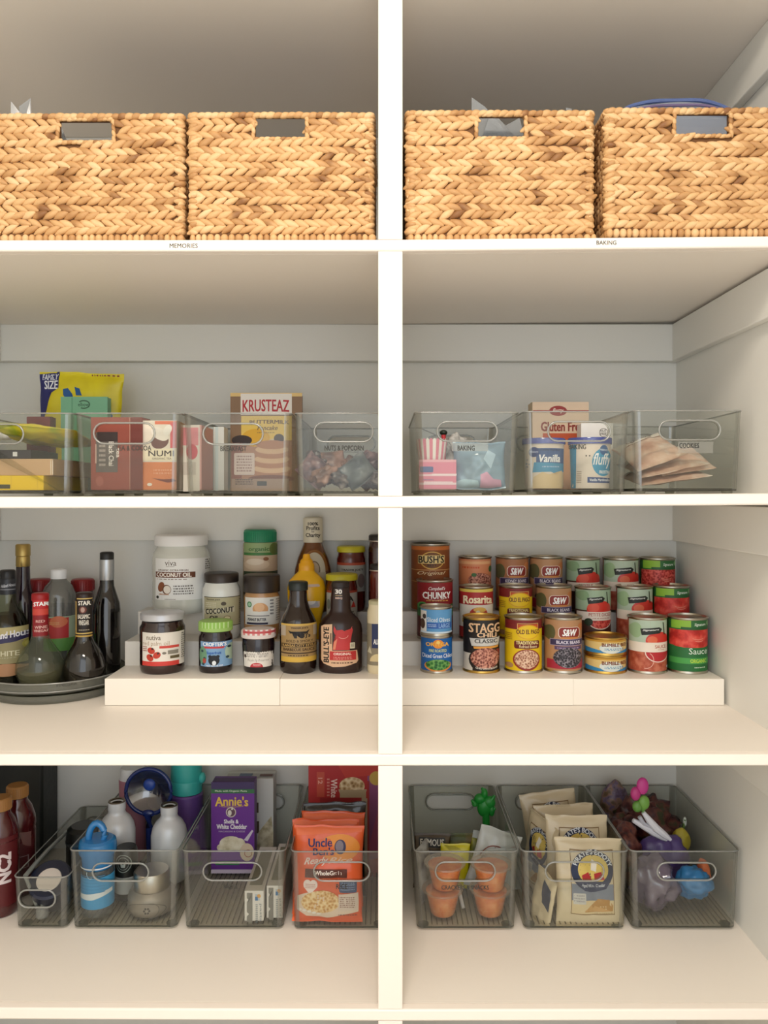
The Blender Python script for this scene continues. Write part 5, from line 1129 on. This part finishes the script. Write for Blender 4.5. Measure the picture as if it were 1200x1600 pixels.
# ---- narrow bin H
z0 = zs4(-.63); NAVY = mat('1c2238', .3, coat=.3)
t = root('food_jar', 'navy blue lidded container with a pale round disc on top, in the narrow bin', 'container', (-.634, .292, z0+.018), rot=(math.radians(36), 0, math.radians(6)))
q = M().lathe(0, 0, [(0, .062), (.0355, .062), (.039, .058), (.039, .040), (.036, .038), (.034, .004), (.031, 0), (0, 0)], NAVY, 40); q.build('container_body', t, world=False)
M().lathe(0, -.003, [(0, .0645), (.0215, .0645), (.0225, .0635), (.0225, .0625), (0, .0625)], mat('ded3ca', .5), 36).build('disc', t, world=False)
t = root('flask', 'black rounded flask lying behind the navy container', 'flask', (-.622, .40, z0), rot=(0, 0, 0))
M().lathe(-.622, .41, [(0, z0+.105), (.026, z0+.105), (.034, z0+.098), (.036, z0+.085), (.036, z0+.006), (.032, z0), (0, z0)], mat('181917', .35), 36).build('flask_body', t)
M().lathe(-.622, .41, [(.0365, z0+.078), (.0372, z0+.077), (.0372, z0+.072), (.0365, z0+.071)], mat('3a3f42', .3, .5), 36).build('flask_band', t)
t = root('plastic_tube', 'pale curled plastic tube along the left side of the narrow bin', 'tube', (-.665, .3, z0))
M().tube([(-.667, .232+.004, z0+.082), (-.664, .27, z0+.088), (-.664, .32, z0+.089), (-.663, .38, z0+.088), (-.663, .45, z0+.085)], .0042, clear('b9bcb8', .15, .15, 'frosted_tube', .5, 'b0b4b0'), 12).build('tube_wall', t)
M().tube([(-.667, .236, z0+.082), (-.660, .242, z0+.055), (-.652, .25, z0+.02), (-.65, .26, z0+.004)], .0035, clear('b9bcb8', .15, .15, 'frosted_tube', .5, 'b0b4b0'), 12).build('tube_end', t)
t = root('clear_stopper', 'small clear knobbed piece standing at the front of the narrow bin', 'stopper', (-.640, .2475, z0))
M().lathe(-.640, .2475, [(0, z0+.040), (.004, z0+.039), (.005, z0+.032), (.003, z0+.027), (.004, z0+.022), (.011, z0+.018), (.012, z0+.003), (.010, z0), (0, z0)], clear('d5d6d0', .12, .1, 'clear_stopper', .2), 24).build('stopper_body', t)

# ---- bin I: bottles
z0 = zs4(-.48)
BLUE = clear('2f8fd8', .1, .2, 'blue_translucent', .75, '2f93dc')
cx, Y = -.5435, .268; t = root('sippy_bottle', 'clear drinking bottle with bright blue lid, loop and sleeve', 'bottle', (cx, Y, z0))
k = 1
M().lathe(cx, Y, [(.027, Z(1353, Y)), (.0295, Z(1362, Y)), (.0298, Z(1405, Y)), (.0298, z0+.012), (.027, z0+.001), (0, z0+.001)], clear('d5d8d0', .08, .05, 'clear_bottle_plastic', .08), 40).build('bottle_body', t)
M().lathe(cx, Y, [(.0302, Z(1361, Y)), (.0304, Z(1362, Y)), (.0304, Z(1408, Y)), (.0302, Z(1409, Y))], mat('3f9ad0', .4), 40).build('blue_sleeve', t)
l = Lab(pxc(Y-.03), round_surf(cx, Y, .0305)); o = 600+cx*1000*rr(Y-.03); l.poly([(o-24, 1354.5+4), (o+25, 1354+4), (o+25, 1356+4), (o-24, 1356.5+4)], 'e9eef2'); l.poly([(o-24, 1400), (o+25, 1394), (o+25, 1400), (o, 1407), (o-24, 1407)], 'dfe6ea'); l.ring(o-3, 1366, 6, 8, 1, 'b9d9ea', 60, 200)
for i in range(6): l.rect(o-20, 1370+i*5, o+18, 1371+i*5, '358cc2')
l.build('sleeve_print', t)
M().lathe(cx, Y, [(0, Z(1309, Y)), (.028, Z(1309, Y)), (.033, Z(1312, Y)), (.0345, Z(1318, Y)), (.0345, Z(1328, Y)), (.030, Z(1334, Y)), (.028, Z(1350, Y)), (.027, Z(1352, Y))], BLUE, 40).build('lid', t)
M().tube([(cx+.012+.0*i, Y-.006, Z(1311, Y)+.0) if i == 0 else (cx+.016*math.cos(math.radians(180*i/10)), Y-.004, Z(1311, Y)+.032*math.sin(math.radians(180*i/10))) for i in range(11)], [.005]+[.0062]*9+[.006], BLUE, 12).build('carry_loop', t)
def alu(cx, Y, yt, label, R=.0365):
    t = root('aluminium_bottle', label, 'bottle', (cx, Y, z0)); zt = Z(yt, Y); W = mat('dcdfe4', .32, .15, coat=.3)
    M().lathe(cx, Y, [(.0105, zt-.004), (.0165, zt-.0012), (.0175, zt-.002), (.0175, zt-.016), (.0165, zt-.020), (.0185, zt-.026), (.027, zt-.034), (.0335, zt-.046), (R, zt-.060), (R, z0+.006), (R-.004, z0+.001), (0, z0+.001)], W, 44).build('bottle_body', t)
    M().lathe(cx, Y, [(.0175, zt-.001), (.0165, zt+.0005), (.0135, zt), (.0132, zt-.012), (0, zt-.012)], mat('7d7060', .3, .9), 36).build('metal_mouth', t)
alu(-.5465, .385, 1251, 'white metal water bottle without its cap, behind the blue drinking bottle')
alu(-.4430, .398, 1257, 'white metal water bottle without its cap, behind the steel food jar')
cx, Y = -.4455, .283; STEEL = mat('8d857b', .25, 1); t = root('steel_food_jar', 'brushed steel insulated food jar with an engraved oval', 'jar', (cx, Y, z0))
M().lathe(cx, Y, [(.0335, Z(1384, Y)), (.042, Z(1390, Y)), (.0445, Z(1397, Y)), (.0435, Z(1402, Y)), (.0445, Z(1405, Y)), (.0445, z0+.008), (.041, z0+.001), (0, z0+.001)], mat('a0978c', .5, .6), 48).build('jar_body', t)
M().lathe(cx, Y, [(0, Z(1358, Y)), (.031, Z(1358, Y)), (.0335, Z(1361, Y)), (.0335, Z(1383, Y)), (.0325, Z(1385, Y))], mat('cfc6ba', .3, 1), 48).build('lid', t)
l = Lab(pxc(Y-.0445), round_surf(cx, Y, .0446)); o = 600+cx*1000*rr(Y-.0445); l.ring(o, 1425, 30, 12, .8, '5c554e'); l.ring(o+6, 1424, 15, 12, .7, '665f58', -90, 90)
for i in range(6): l.oval(o+3+4*math.cos(i*1.047), 1424+4*math.sin(i*1.047), 1.6, 1.6, '4f4943')
l.oval(o+3, 1424, 1.6, 1.6, 'a39a8e'); l.build('engraving', t)
cx, Y = -.506, .3205; t = root('canister', 'short black canister with a round white emblem between the bottles', 'canister', (cx, Y, z0))
M().lathe(cx, Y, [(0, Z(1322, Y)), (.018, Z(1322, Y)), (.0205, Z(1326, Y)), (.0215, Z(1334, Y)), (.0215, z0+.006), (.019, z0+.001), (0, z0+.001)], mat('1b1c1a', .4), 36).build('canister_body', t)
l = Lab(pxc(Y-.0215), round_surf(cx, Y, .0216)); o = 600+cx*1000*rr(Y-.0215); l.ring(o, 1350, 12.5, 14, 1.2, '9aa39c'); l.ring(o, 1350, 9, 10, .9, '8a928c'); l.poly([(o-5, 1346), (o, 1352), (o+5, 1345), (o+3, 1356), (o-3, 1356)], 'a9b0aa'); l.rect(o-15, 1372, o+15, 1398, 'b0b0ac'); l.build('emblem', t)
# back row: pink cup, navy strainer, purple bottle
cx, Y = -.5455, .485; t = root('pink_cup', 'dusty pink cup with a white lid at the back left of the bottle bin', 'cup', (cx, Y, z0))
M().lathe(cx, Y, [(.028, Z(1215, Y)), (.029, Z(1217, Y)), (.027, z0+.01), (.024, z0+.001), (0, z0+.001)], mat('a8707e', .45), 36).build('cup_body', t); M().lathe(cx, Y, [(0, Z(1197, Y)), (.024, Z(1198, Y)), (.026, Z(1201, Y)), (.026, Z(1213, Y)), (.0285, Z(1215, Y)), (0, Z(1216, Y))], mat('d9dadc', .4), 36).build('lid', t)
cx, Y = X(231, .44), .445; NB = mat('1d2f6e', .25, coat=.4); t = root('strainer', 'navy blue round strainer with a long handle, standing on end', 'strainer', (cx, Y, z0))
zc = Z(1238, .44); q = M(); q.tube([(cx+.048*math.cos(a*math.pi/18), Y, zc+.048*math.sin(a*math.pi/18)) for a in range(36)], .0042, NB, 10, True); q.build('rim', t, smooth=80)
V = []; Fc = []
for j in range(6):
    for i in range(30):
        rj = .046*(1-j/6); a = i*math.pi/15; V.append((cx+rj*math.cos(a), Y+.022*math.sin(math.pi/2*j/6), zc+rj*math.sin(a)))
for j in range(5):
    for i in range(30): Fc.append((j*30+i, j*30+(i+1) % 30, (j+1)*30+(i+1) % 30, (j+1)*30+i))
Fc.append(tuple(150+i for i in range(30)))
M().add(V, Fc, clear('8088a8', .25, .1, 'navy_bowl_plastic', .45, '1c2648')).build('bowl', t, smooth=60)
M().tube([(cx, Y, zc-.046), (cx+.002, Y-.001, zc-.075), (cx+.004, Y, z0+.003)], [.012, .0075, .008], NB, 12).build('handle', t)
M().ell(cx, Y+.006, zc+.012, .013, .006, .013, mat('2a4aa0', .3)).build('center_knob', t); M().ell(cx, Y-.002, zc-.046, .014, .006, .008, NB).build('collar', t)
cx, Y = X(291, .505), .508; t = root('water_bottle', 'purple water bottle with a teal flip lid', 'bottle', (cx, Y, z0))
M().lathe(cx, Y, [(.033, Z(1237, Y)), (.036, Z(1240, Y)), (.036, Z(1262, Y)), (.031, Z(1285, Y)), (.029, z0+.01), (.027, z0+.001), (0, z0+.001)], mat('6b4a93', .35, .1, coat=.3), 40).build('bottle_body', t)
M().lathe(cx, Y, [(0, Z3-.021), (.030, Z3-.021), (.0335, Z(1205, Y)), (.034, Z(1214, Y)), (.033, Z(1216, Y)), (.0345, Z(1218, Y)), (.0335, Z(1236, Y)), (0, Z(1237, Y))], mat('3fb5ae', .4), 40).build('lid', t)
M().ell(cx+.036, Y-.008, Z(1213, Y), .008, .010, .012, mat('46bdb6', .4)).build('lid_tab', t)

# ---- bin J
z0 = zs4(-.28)
def f(l):
    l.rect(330, 1222, 397.5, 1240, '3c2a5e'); l.rect(330, 1233, 397.5, 1239.5, '2f6b44'); l.text('Made with Organic Pasta', 336, 1234.5, 386, 1238, 'dcead8', .02); l.rect(330, 1239.5, 397.5, 1364, '6b2c94')
    l.text("Annie's", 336, 1244, 388, 1259, 'e6c24a', .035, bend=1); l.text('HOMEGROWN', 343, 1259.5, 380, 1262, 'c9a24c', .02, bend=-1.5); l.oval(361, 1269, 8, 8, 'd9d0c4'); l.oval(361, 1269, 6.6, 6.6, '6a4a5a'); l.oval(359, 1270, 3, 4.5, 'e6e0d8'); l.poly([(361, 1265), (363, 1259.8), (364.5, 1265)], 'e6e0d8')
    l.text('Shells &', 350, 1280, 373, 1286.5, 'f2ecf4', .05); l.text('White Cheddar', 338.5, 1287.5, 386, 1295, 'f2ecf4', .05); l.text('MACARONI & CHEESE', 342, 1297.5, 383, 1300, 'c9b4d4', .02)
    PB = speck(['cbbf9c', 'e6dcc2', 'f2ead6'], 60, .5, 'n'); l.oval(361, 1318, 18, 12, PB); l.oval(350, 1324, 11, 7, PB); l.oval(374, 1320, 10, 11, PB); l.poly([(381, 1312), (394, 1296), (396, 1298), (387, 1314)], 'd9cfe0'); l.oval(386, 1331, 11, 14, 'e2cdb4'); l.ring(388, 1333, 6, 6, 1, 'a8483c')
    l.rect(337, 1345, 374, 1351, '3c8a52'); l.rect(330, 1358, 397.5, 1364, 'd9c9e2')
carton('macaroni_box', 'purple macaroni box with yellow lettering and a bowl of pasta shells', 'box', X(331, .425), X(397, .425), .425, .036, z0, Z(1222, .425), mat('5c2680', .45), f, flap=mat('47305f', .5))
t = carton('food_box', 'large white box leaning at the back behind the purple macaroni box', 'box', X(352, .49), X(427, .49), .492, .048, z0, Z(1217, .49), mat('d9d9d4', .5), lambda l: (l.rect(398, 1254, 404, 1270, '5a4a40'), l.rect(398, 1283, 405, 1302, '5a4a40'), l.poly([(404, 1300), (424, 1275), (427, 1300), (427, 1330), (400, 1330)], speck(['b0a27c', 'd4c8a8', 'e9e0c6'], 60, .5, 'n'))), flap=mat('b9bab6', .5))
l = Lab(pxc(.49), lambda x, z, q: (x, .492+(z-Z(1216, .49))*1.55, Z(1217, .49)+.0015+q), xs=None)
l.rect(372, 1203, 392, 1213, '5f6f8f'); l.rect(404, 1205, 424, 1211, '6b4a42'); l.build('top_print', t)
for (xa, xb, Y, L, yt, lb) in ((X(382, .236), X(412, .236), .236, .185, 1392, 'long white pasta box lying end-on, left of the two in its bin'), (X(416, .242), X(444, .242), .246, .180, 1384, 'long white pasta box lying end-on, against the bin side')):
    x_b = min(xb, -.189)
    def f(l, a=600+xa*1000*rr(Y), b=600+x_b*1000*rr(Y), y=yt):
        w = b-a; l.poly([(a+w*.12, y+3), (a+w*.42, y+3), (a+w*.42, y+54), (a+w*.12, y+54), (a+w*.12, y+40), (a+w*.24, y+36), (a+w*.12, y+33), (a+w*.12, y+18), (a+w*.24, y+15), (a+w*.12, y+11)], '86827a')
        l.rect(a+w*.55, y+5, a+w*.80, y+15, 'b9c4cc'); l.oval(a+w*.75, y+8, 3, 3, 'd9a04c'); l.rect(a+w*.55, y+9, a+w*.7, y+15, '3f74a8'); l.scr(a+w*.58, y+20, a+w*.7, y+50, 10, '6a7a86'); l.text('pasta', a+w*.76, y+20, a+w*.9, y+48, '8a9096', 0, rot=-1)
    t = carton('pasta_box', lb, 'box', xa, x_b, Y, L, z0, Z(yt, Y), mat('e2ddd6', .5), f, flap=mat('c9c2b4', .5))
    q = M(); q.box(xa+.006, x_b-.006, Y+.02, Y+L-.02, Z(yt, Y)+.0013, Z(yt, Y)+.0016, mat('7c7860', .5)); q.build('window_panel', t, smooth=0)

# ---- bin K: rice pouches
z0 = zs4(-.08); ORG = mat('e8602c', .3, coat=.3)
def uncle(l):
    l.poly([(.03, .02), (.97, .02), (.97, .06), (.03, .1)], 'f0784c'); l.oval(.66, .22, .3, .14, 'f0983c'); l.poly([(.20, .15), (.52, .13), (.58, .22), (.60, .30), (.28, .31), (.27, .22), (.2, .22)], 'e8703a')
    l.text('Uncle', .20, .13, .55, .22, '1d2a6b', .035, rise=.01); l.text("Ben's", .27, .225, .58, .305, '1d2a6b', .035, rise=.01); l.oval(.67, .21, .085, .075, '38345a'); l.oval(.66, .205, .06, .06, '8a7f8c')
    l.text('Ready', .14, .33, .5, .42, 'f6dcd0', .03, .4, rise=.02); l.text('Rice', .5, .32, .86, .38, 'f0c9b0', .03, .4, rise=.01); l.rect(.16, .44, .78, .53, '5b2a1c'); l.text('WholeGrain', .3, .455, .7, .5, 'f2e6da', .04)
    l.oval(.20, .60, .06, .05, 'f2e0d8'); l.oval(.29, .60, .06, .05, 'f2e0d8'); l.poly([(.14, .62), (.35, .62), (.245, .70)], 'f2e0d8'); l.scr(.17, .59, .32, .64, 3, 'c98a78'); l.rr(.67, .56, .93, .68, .02, '3f5078'); l.rect(.69, .59, .9, .60, '6f86ac'); l.scr(.69, .57, .9, .66, 4, '8498b8')
    l.poly([(.06, .72), (.2, .68), (.5, .68), (.62, .74), (.95, .70), (.95, .88), (.5, .95), (.2, .93), (.06, .86)], 'e2cdb8'); l.oval(.40, .78, .28, .12, speck(['b9803c', 'dcae6c', 'f0d6a4'], 190, .45)); l.poly([(.66, .70), (.95, .68), (.93, .86), (.66, .88)], 'dccabc'); l.scr(.68, .72, .9, .84, 6, '8f6a5c')
    for i in range(5): l.oval(.1+.07*i, .86+.012*i, .03, .013, 'efe8e0')
    l.scr(.66, .905, .94, .925, 1, '6b3a2a')
pouch('rice_pouch', 'bright orange rice pouch at the front of its bin, left of the divider', 'pouch', .132, .170, .024, (X(512, .24)-.0005, .236, z0), (math.radians(-9), math.radians(.8), 0), ORG, uncle, 51, group='rice pouches', wr=.003, seal=.05)
pouch('rice_pouch', 'orange rice pouch directly behind the front one, its plain top showing', 'pouch', .130, .170, .020, (X(511, .27)-.001, .264, z0), (math.radians(-10), math.radians(-1), 0), ORG, uncle, 52, group='rice pouches', wr=.003, seal=.05)
pouch('rice_pouch', 'orange rice pouch third from the front, its creased top edge showing', 'pouch', .126, .172, .020, (X(516, .30)+.001, .295, z0), (math.radians(-10), math.radians(1.2), 0), mat('e05a20', .3, coat=.3), uncle, 53, group='rice pouches', wr=.003, seal=.05)
pouch('rice_pouch', 'glossy black pouch behind the three orange rice pouches', 'pouch', .126, .177, .020, (X(522, .33), .327, z0), (math.radians(-10), 0, 0), mat('17120f', .25, coat=.4), lambda l: (l.rect(.3, .005, .302, .12, '4a443c'), l.rect(.6, .005, .602, .12, '3c3631'), l.scr(.5, .005, .95, .012, 1, 'a8a49c')), 54, wr=.003, seal=.05)
def f(l):
    l.rect(482, 1197, 592, 1390, 'b52a2c'); l.poly([(525, 1190), (592, 1190), (592, 1210), (540, 1216)], 'c43a2e'); l.rect(574, 1212, 592, 1330, '8f4a78'); l.poly([(574, 1330), (592, 1260), (592, 1340), (574, 1345)], 'a84a6c'); l.oval(588, 1216, 11, 11, 'c9a84c')
    l.rect(495, 1206, 507, 1245, 'c4503c'); l.text('12', 497, 1215, 504, 1225, 'e6a898', .03, rot=-1); l.text('White', 517, 1217, 527, 1246, 'f0d2c9', .03, rot=-1); l.scr(511, 1215, 515, 1245, 6, 'e0a090')
    PC = speck(['8a5f34', 'c9a878', 'ead8b4'], 110, .5); l.oval(551, 1233, 22, 14, 'bfa88a', 0, 180); l.oval(550, 1228, 20, 14, PC); l.rect(531, 1234, 572, 1252, 'b5a080'); l.poly([(531, 1240), (572, 1236), (572, 1262), (548, 1268)], 'b5a080'); l.rect(560, 1247, 574, 1400, 'b0a088'); l.rect(500, 1246, 565, 1256, '9c2428'); l.rect(574, 1220, 577, 1390, 'a02c2a'); l.scr(527, 1253, 567, 1254.5, 1, 'e0d2c8')
carton('popcorn_box', 'tall red box with a popcorn bowl picture behind the pouches', 'box', X(482, .43), .001, .432, .06, z0, Z3-.024, mat('a62a2c', .45), f)

# ---- bin L: fruit cups and packets
z0 = zs4(.15); CUP = clear('faf3ec', .08, .08, 'cup_plastic', .10, 'f0e0cc'); ORJ = speck(['ea7a1c', 'f5923a', 'ffb060'], 60, .25, 'n')
CT = {'ll': 'bottom left orange fruit cup of the two stacks in the crackers bin', 'lr': 'bottom right orange fruit cup of the two stacks in the crackers bin', 'ul': 'orange fruit cup on top of the left stack in the crackers bin', 'ur': 'orange fruit cup on top of the right stack in the crackers bin'}
for cx, Y, lv, kk in ((.1115, .268, 0, 'll'), (.2010, .268, 0, 'lr'), (.1155, .270, 1, 'ul'), (.2030, .266, 1, 'ur')):
    zb = z0+lv*.0480+.0002; t = root('fruit_cup', CT[kk], 'cup', (cx, Y, zb), 'orange fruit cups')
    M().lathe(cx, Y, [(0, zb), (.0215, zb), (.024, zb+.003), (.031, zb+.036), (.0325, zb+.0435), (.0395, zb+.0445), (.0395, zb+.0465), (.034, zb+.0468)], CUP, 44).build('cup_wall', t, smooth=50)
    M().lathe(cx, Y, [(0, zb+.0008), (.021, zb+.0008), (.0233, zb+.0038), (.0303, zb+.036), (.0318, zb+.043), (0, zb+.043)], ORJ, 40).build('orange_fruit', t, smooth=50)
    M().lathe(cx, Y, [(.0395, zb+.0467), (.0392, zb+.0476), (0, zb+.0476)], clear('faf3ec', .10, .12, 'lid_film', .15, 'f5e2cc'), 44).build('film_lid', t)
def p(name, lbl, w, h, px, py, Y, rx, ry, film, fn, seed, rz=0, th=.016, cat='packet', wr=.003, group=None):
    return pouch(name, lbl, cat, w, h, th, (X(px, Y), Y, Z(py, Y)), (math.radians(rx), math.radians(ry), math.radians(rz)), film, fn, seed, group=group, wr=wr)
WHF = mat('c9ccc8', .35, coat=.2)
def f(l): l.rect(.05, .05, .95, .3, '5a4a34'); l.rr(.12, .07, .85, .25, .03, '23221f'); l.text("FAMOUS", .16, .1, .82, .22, 'e0dcd2', .03); l.rect(.05, .3, .95, .95, '2c3550'); l.text('Amos', .1, .36, .7, .5, 'c9d0dc', .05); l.oval(.45, .68, .25, .2, 'd2d4d6')
p('snack_packet', 'dark cookie packet with white lettering at the left of the crackers bin', .075, .105, 674, 1388, .37, -12, 2, mat('4a3c2c', .35), f, 61)
p('snack_packet', 'bright yellow snack packet behind the left stack of fruit cups', .060, .085, 709, 1388, .345, -10, 3, mat('d9cf1c', .3, coat=.3), lambda l: l.poly([(.1, .02), (.5, .05), (.7, .12), (.3, .14)], 'b0a81c'), 62)
p('snack_packet', 'narrow yellow and green snack packet left of the white cracker pouch', .040, .085, 738, 1380, .375, -10, 14, speck(['4f5a1c', 'd0c62a'], 20, .35, 'n'), None, 63)
p('snack_packet', 'green and brown packet at the back of the crackers bin', .085, .11, 722, 1388, .42, -8, -3, speck(['3a3a1c', '5f6a2a', '8f7a4a'], 26, .4, 'n'), None, 64)
p('snack_packet', 'silver striped packet standing sideways against the left side of the crackers bin', .05, .105, 668, 1402, .32, -6, -3, speck(['3a2a24', 'a8a8a4', 'd4d4d0'], 18, .3, 'n'), None, 65, rz=62)
def f(l): l.ring(.5, .55, .38, .30, .02, '8a4a3c', 190, 350); l.poly([(.42, .28), (.68, .36), (.7, .44), (.44, .36)], '7a3a34'); l.text('Goldfish', .16, .46, .86, .62, '5a2a24', .03); l.scr(.25, .66, .75, .72, 1, '8a6a60'); l.oval(.5, .86, .3, .1, 'd28a4c')
p('cracker_pouch', 'silvery white cracker pouch tilted to the right behind the fruit cups', .088, .118, 757, 1392, .335, -14, 20, WHF, f, 66, cat='pouch')
p('snack_packet', 'plain pale packet edge behind the white cracker pouch', .072, .105, 752, 1385, .375, -12, 12, mat('b9bdb9', .4), None, 67)
p('snack_packet', 'clear pale packet corner in the right side of the crackers bin', .045, .08, 790, 1392, .33, -10, -14, mat('b5bab8', .35), None, 68)
t = root('toy_figure', 'small green plastic leafy figure at the back right of the crackers bin', 'toy', (X(757, .45), .455, z0))
GRN = mat('1c8a30', .4); q = M()
for a, b, r1, r2 in ((757, 1262, 11, 14), (750, 1248, 9, 8), (764, 1254, 10, 10), (757, 1240, 5, 8), (742, 1256, 5, 4), (768, 1266, 5, 9)): q.ell(X(a, .455), .455, Z(b, .455), r1/700, .009, r2/700, GRN, 16, 10)
q.build('figure_body', t); q = M(); q.tube([(X(759, .455), .455, Z(1268, .455)), (X(762, .455), .455, z0)], .008, GRN, 10); q.build('figure_stem', t)
for a, b, c, d in ((742, 1256, 737, 1250), (757, 1238, 753, 1231), (768, 1250, 773, 1243), (768, 1268, 774, 1262)): M().tube([PT(a, b, .452), PT(c, d, .452)], [.005, .003], GRN, 8).build('arm', t)
t = root('straw', 'short white straw between the two fruit cup stacks', 'straw', (X(721, .29), .29, z0)); M().tube([PT(716, 1385, .31), PT(724, 1419, .285)], .0035, mat('e2e0dc', .4), 10).build('straw_wall', t)

# ---- bin M: cream snack bags
z0 = zs4(.35); CRM = mat('dccbaa', .3, coat=.25)
def booty(l):
    l.frame(.2, .12, .86, .84, .012, '8a6c44'); l.rect(.21, .50, .85, .68, '7d8494'); l.rect(.21, .68, .85, .83, 'dcc79c'); l.poly([(.5, .76), (.6, .66), (.78, .67), (.84, .74), (.83, .80), (.4, .81)], 'b98a48'); l.poly([(.4, .8), (.5, .73), (.66, .76), (.8, .8)], 'cfa264')
    l.rr(.23, .6, .42, .72, .01, 'cfccc6'); l.scr(.24, .61, .4, .7, 3, 'a09ca0'); l.oval(.53, .35, .325, .235, '1f2a4c'); l.oval(.54, .34, .235, .165, 'e0c468'); 
    l.arc("PIRATE'S BOOTY", 0, 0, .245, .055, -62, 62, 'e9ecf0', .05) if False else None
    vs, fs = glyphs("PIRATE'S BOOTY", .04, 0); o = []
    for u, w in vs:
        a = math.radians(-72+148*u); q = 1+.30*w; o.append(l.c(.53+.245*q*math.sin(a), .35-.18*q*math.cos(a)))
    l._a(o, fs, mat('e6e9ee', .5), 5)
    l.poly([(.36, .40), (.46, .36), (.52, .46), (.38, .46)], 'b52a30'); l.poly([(.55, .38), (.66, .36), (.72, .45), (.56, .46)], 'b52a30'); l.poly([(.52, .22), (.6, .26), (.58, .36), (.5, .34)], 'efe6d6')
    l.poly([(.28, .47), (.8, .47), (.74, .55), (.56, .585), (.4, .57)], '2b3558'); l.text('Aged White Cheddar', .36, .50, .72, .545, 'd9dce6', .03, bend=-.012); l.scr(.55, .815, .83, .825, 1, '9a845c')
CB = 'cream snack bags in one bin'
p('snack_bag', 'cream snack bag with navy round emblem, frontmost and taller than its bin', .128, .158, 922, 1449, .240, -10, 1, CRM, booty, 71, th=.026, cat='bag', wr=.0035, group=CB)
p('snack_bag', 'cream snack bag second from the front of its bin', .124, .176, 903, 1421, .310, -9, 1, CRM, booty, 72, th=.024, cat='bag', wr=.0035, group=CB)
p('snack_bag', 'cream snack bag third from the front of its bin', .124, .178, 889, 1399, .380, -9, -2, CRM, booty, 73, th=.024, cat='bag', wr=.0035, group=CB)
p('snack_bag', 'cream snack bag at the very back of its bin, tilted to the left', .120, .182, 874, 1375, .445, -9, -7, CRM, booty, 74, th=.024, cat='bag', wr=.0035, group=CB)
p('snack_bag', 'cream snack bag standing edge-on near the front left of its bin', .060, .105, 842, 1447, .262, -6, 8, CRM, lambda l: l.poly([(.5, .1), (.9, .2), (.9, .6), (.6, .5)], '3a4054'), 75, rz=-66, th=.02, cat='bag', wr=.005, group=CB)
p('snack_bag', 'cream snack bag standing edge-on along the back left side of its bin', .10, .160, 836, 1398, .372, -4, 6, CRM, booty, 76, rz=-66, th=.022, cat='bag', wr=.004, group=CB)

# ---- bin N: bags, clip
z0 = zs4(.55); PUR = clear('a79ab0', .16, .12, 'purple_film', .6, '80708f')
blob('purple_bag', 'translucent purple bag slumped at the front left of the rightmost bin', 'bag', (.515, .278, z0+.045), (.042, .038, .047), PUR, 7, .35)
blob('purple_bag', 'deep purple pouch rising behind the translucent purple bag', 'bag', (.560, .352, z0+.052), (.050, .024, .060), mat('54407c', .35, coat=.2), 9, .35)
blob('blue_bag', 'bright blue wrapped package near the handle of the rightmost bin', 'package', (.590, .272, z0+.052), (.035, .030, .028), mat('2f7ab4', .35, coat=.2), 4, .4)
blob('orange_packet', 'small orange packet beside the blue package', 'packet', (.622, .305, z0+.05), (.013, .026, .030), mat('d9784c', .4), 5, .4)
blob('yellow_packet', 'small yellow packet at the right side of the rightmost bin', 'packet', (.612, .392, z0+.085), (.018, .014, .022), mat('b9a838', .4), 8, .3)
blob('dried_fruit_bag', 'dark bag of dried fruit filling the back of the rightmost bin', 'bag', (.555, .452, z0+.062), (.072, .055, .072), speck(['1d1214', '4a2024', '6a3a30', '3a3a22'], 40, .35, 'n'), 12, .45)
blob('dried_fruit_bag', 'reddish dark bag along the left side of the rightmost bin', 'bag', (.492, .385, z0+.058), (.032, .052, .062), speck(['2a1214', '5a2828', '7a4438', '46303c'], 44, .35, 'n'), 14, .4)
blob('succulent_bag', 'crinkled purple brown wrapper at the back left of the rightmost bin', 'wrapper', (.508, .510, z0+.080), (.036, .020, .082), speck(['3c2c30', '6a5a78', '8a6a5c', '5c4a34'], 55, .4, 'n'), 15, .5)
t = root('bag_clip', 'white bag clip with pink and green rounded tips in the rightmost bin', 'clip', (X(1020, .318), .318, z0+.10)); WH = mat('dddde6', .4)
Yc = .318
def cpt(px, py, dy=0): return (X(px, Yc), Yc+dy, Z(py, Yc))
for pts in ([(990, 1283), (1005, 1291), (1022, 1301), (1036, 1309), (1043, 1314)], [(1004, 1268), (1013, 1280), (1024, 1293), (1038, 1304), (1047, 1311)]):
    M().tube([cpt(a, b, (.004 if pts[0][0] == 990 else -.004)) for a, b in pts], [.004, .0065, .008, .0065, .003], WH, 10).build('clip_arm', t)
M().tube([cpt(999, 1276), cpt(1006, 1287), cpt(1018, 1292)], .004, mat('b9b9c4', .4), 8).build('clip_spring', t)
for a, b, r1, r2, c, nm in ((1004, 1228, 9.5, 13.5, 'c43a8c', 'pink_tip'), (993, 1240, 8, 11, 'b8347c', 'pink_tip'), (1006, 1254, 9, 11.5, '6fa044', 'green_tip'), (996, 1260, 8, 9, '5f8f3c', 'green_tip')):
    M().ell(X(a, Yc), Yc, Z(b, Yc), r1/800, .007, r2/800, mat(c, .4)).build(nm, t)
M().tube([cpt(1004, 1262), cpt(1006, 1272)], .0035, mat('5f8f3c', .4), 8).build('green_stem', t)
t = root('green_stalk', 'thin green and white plastic stalk beside the yellow packet', 'stalk', (X(1068, .41), .41, z0)); M().tube([PT(1070, 1280, .41), PT(1067, 1300, .41), PT(1069, 1318, .41), (X(1069, .41), .41, z0)], .0032, mat('5c7a3c', .4), 8).build('stalk_stem', t)
M().ell(X(1070, .41), .41, Z(1284, .41), .004, .003, .010, mat('c9cfc4', .4)).build('stalk_tip', t)
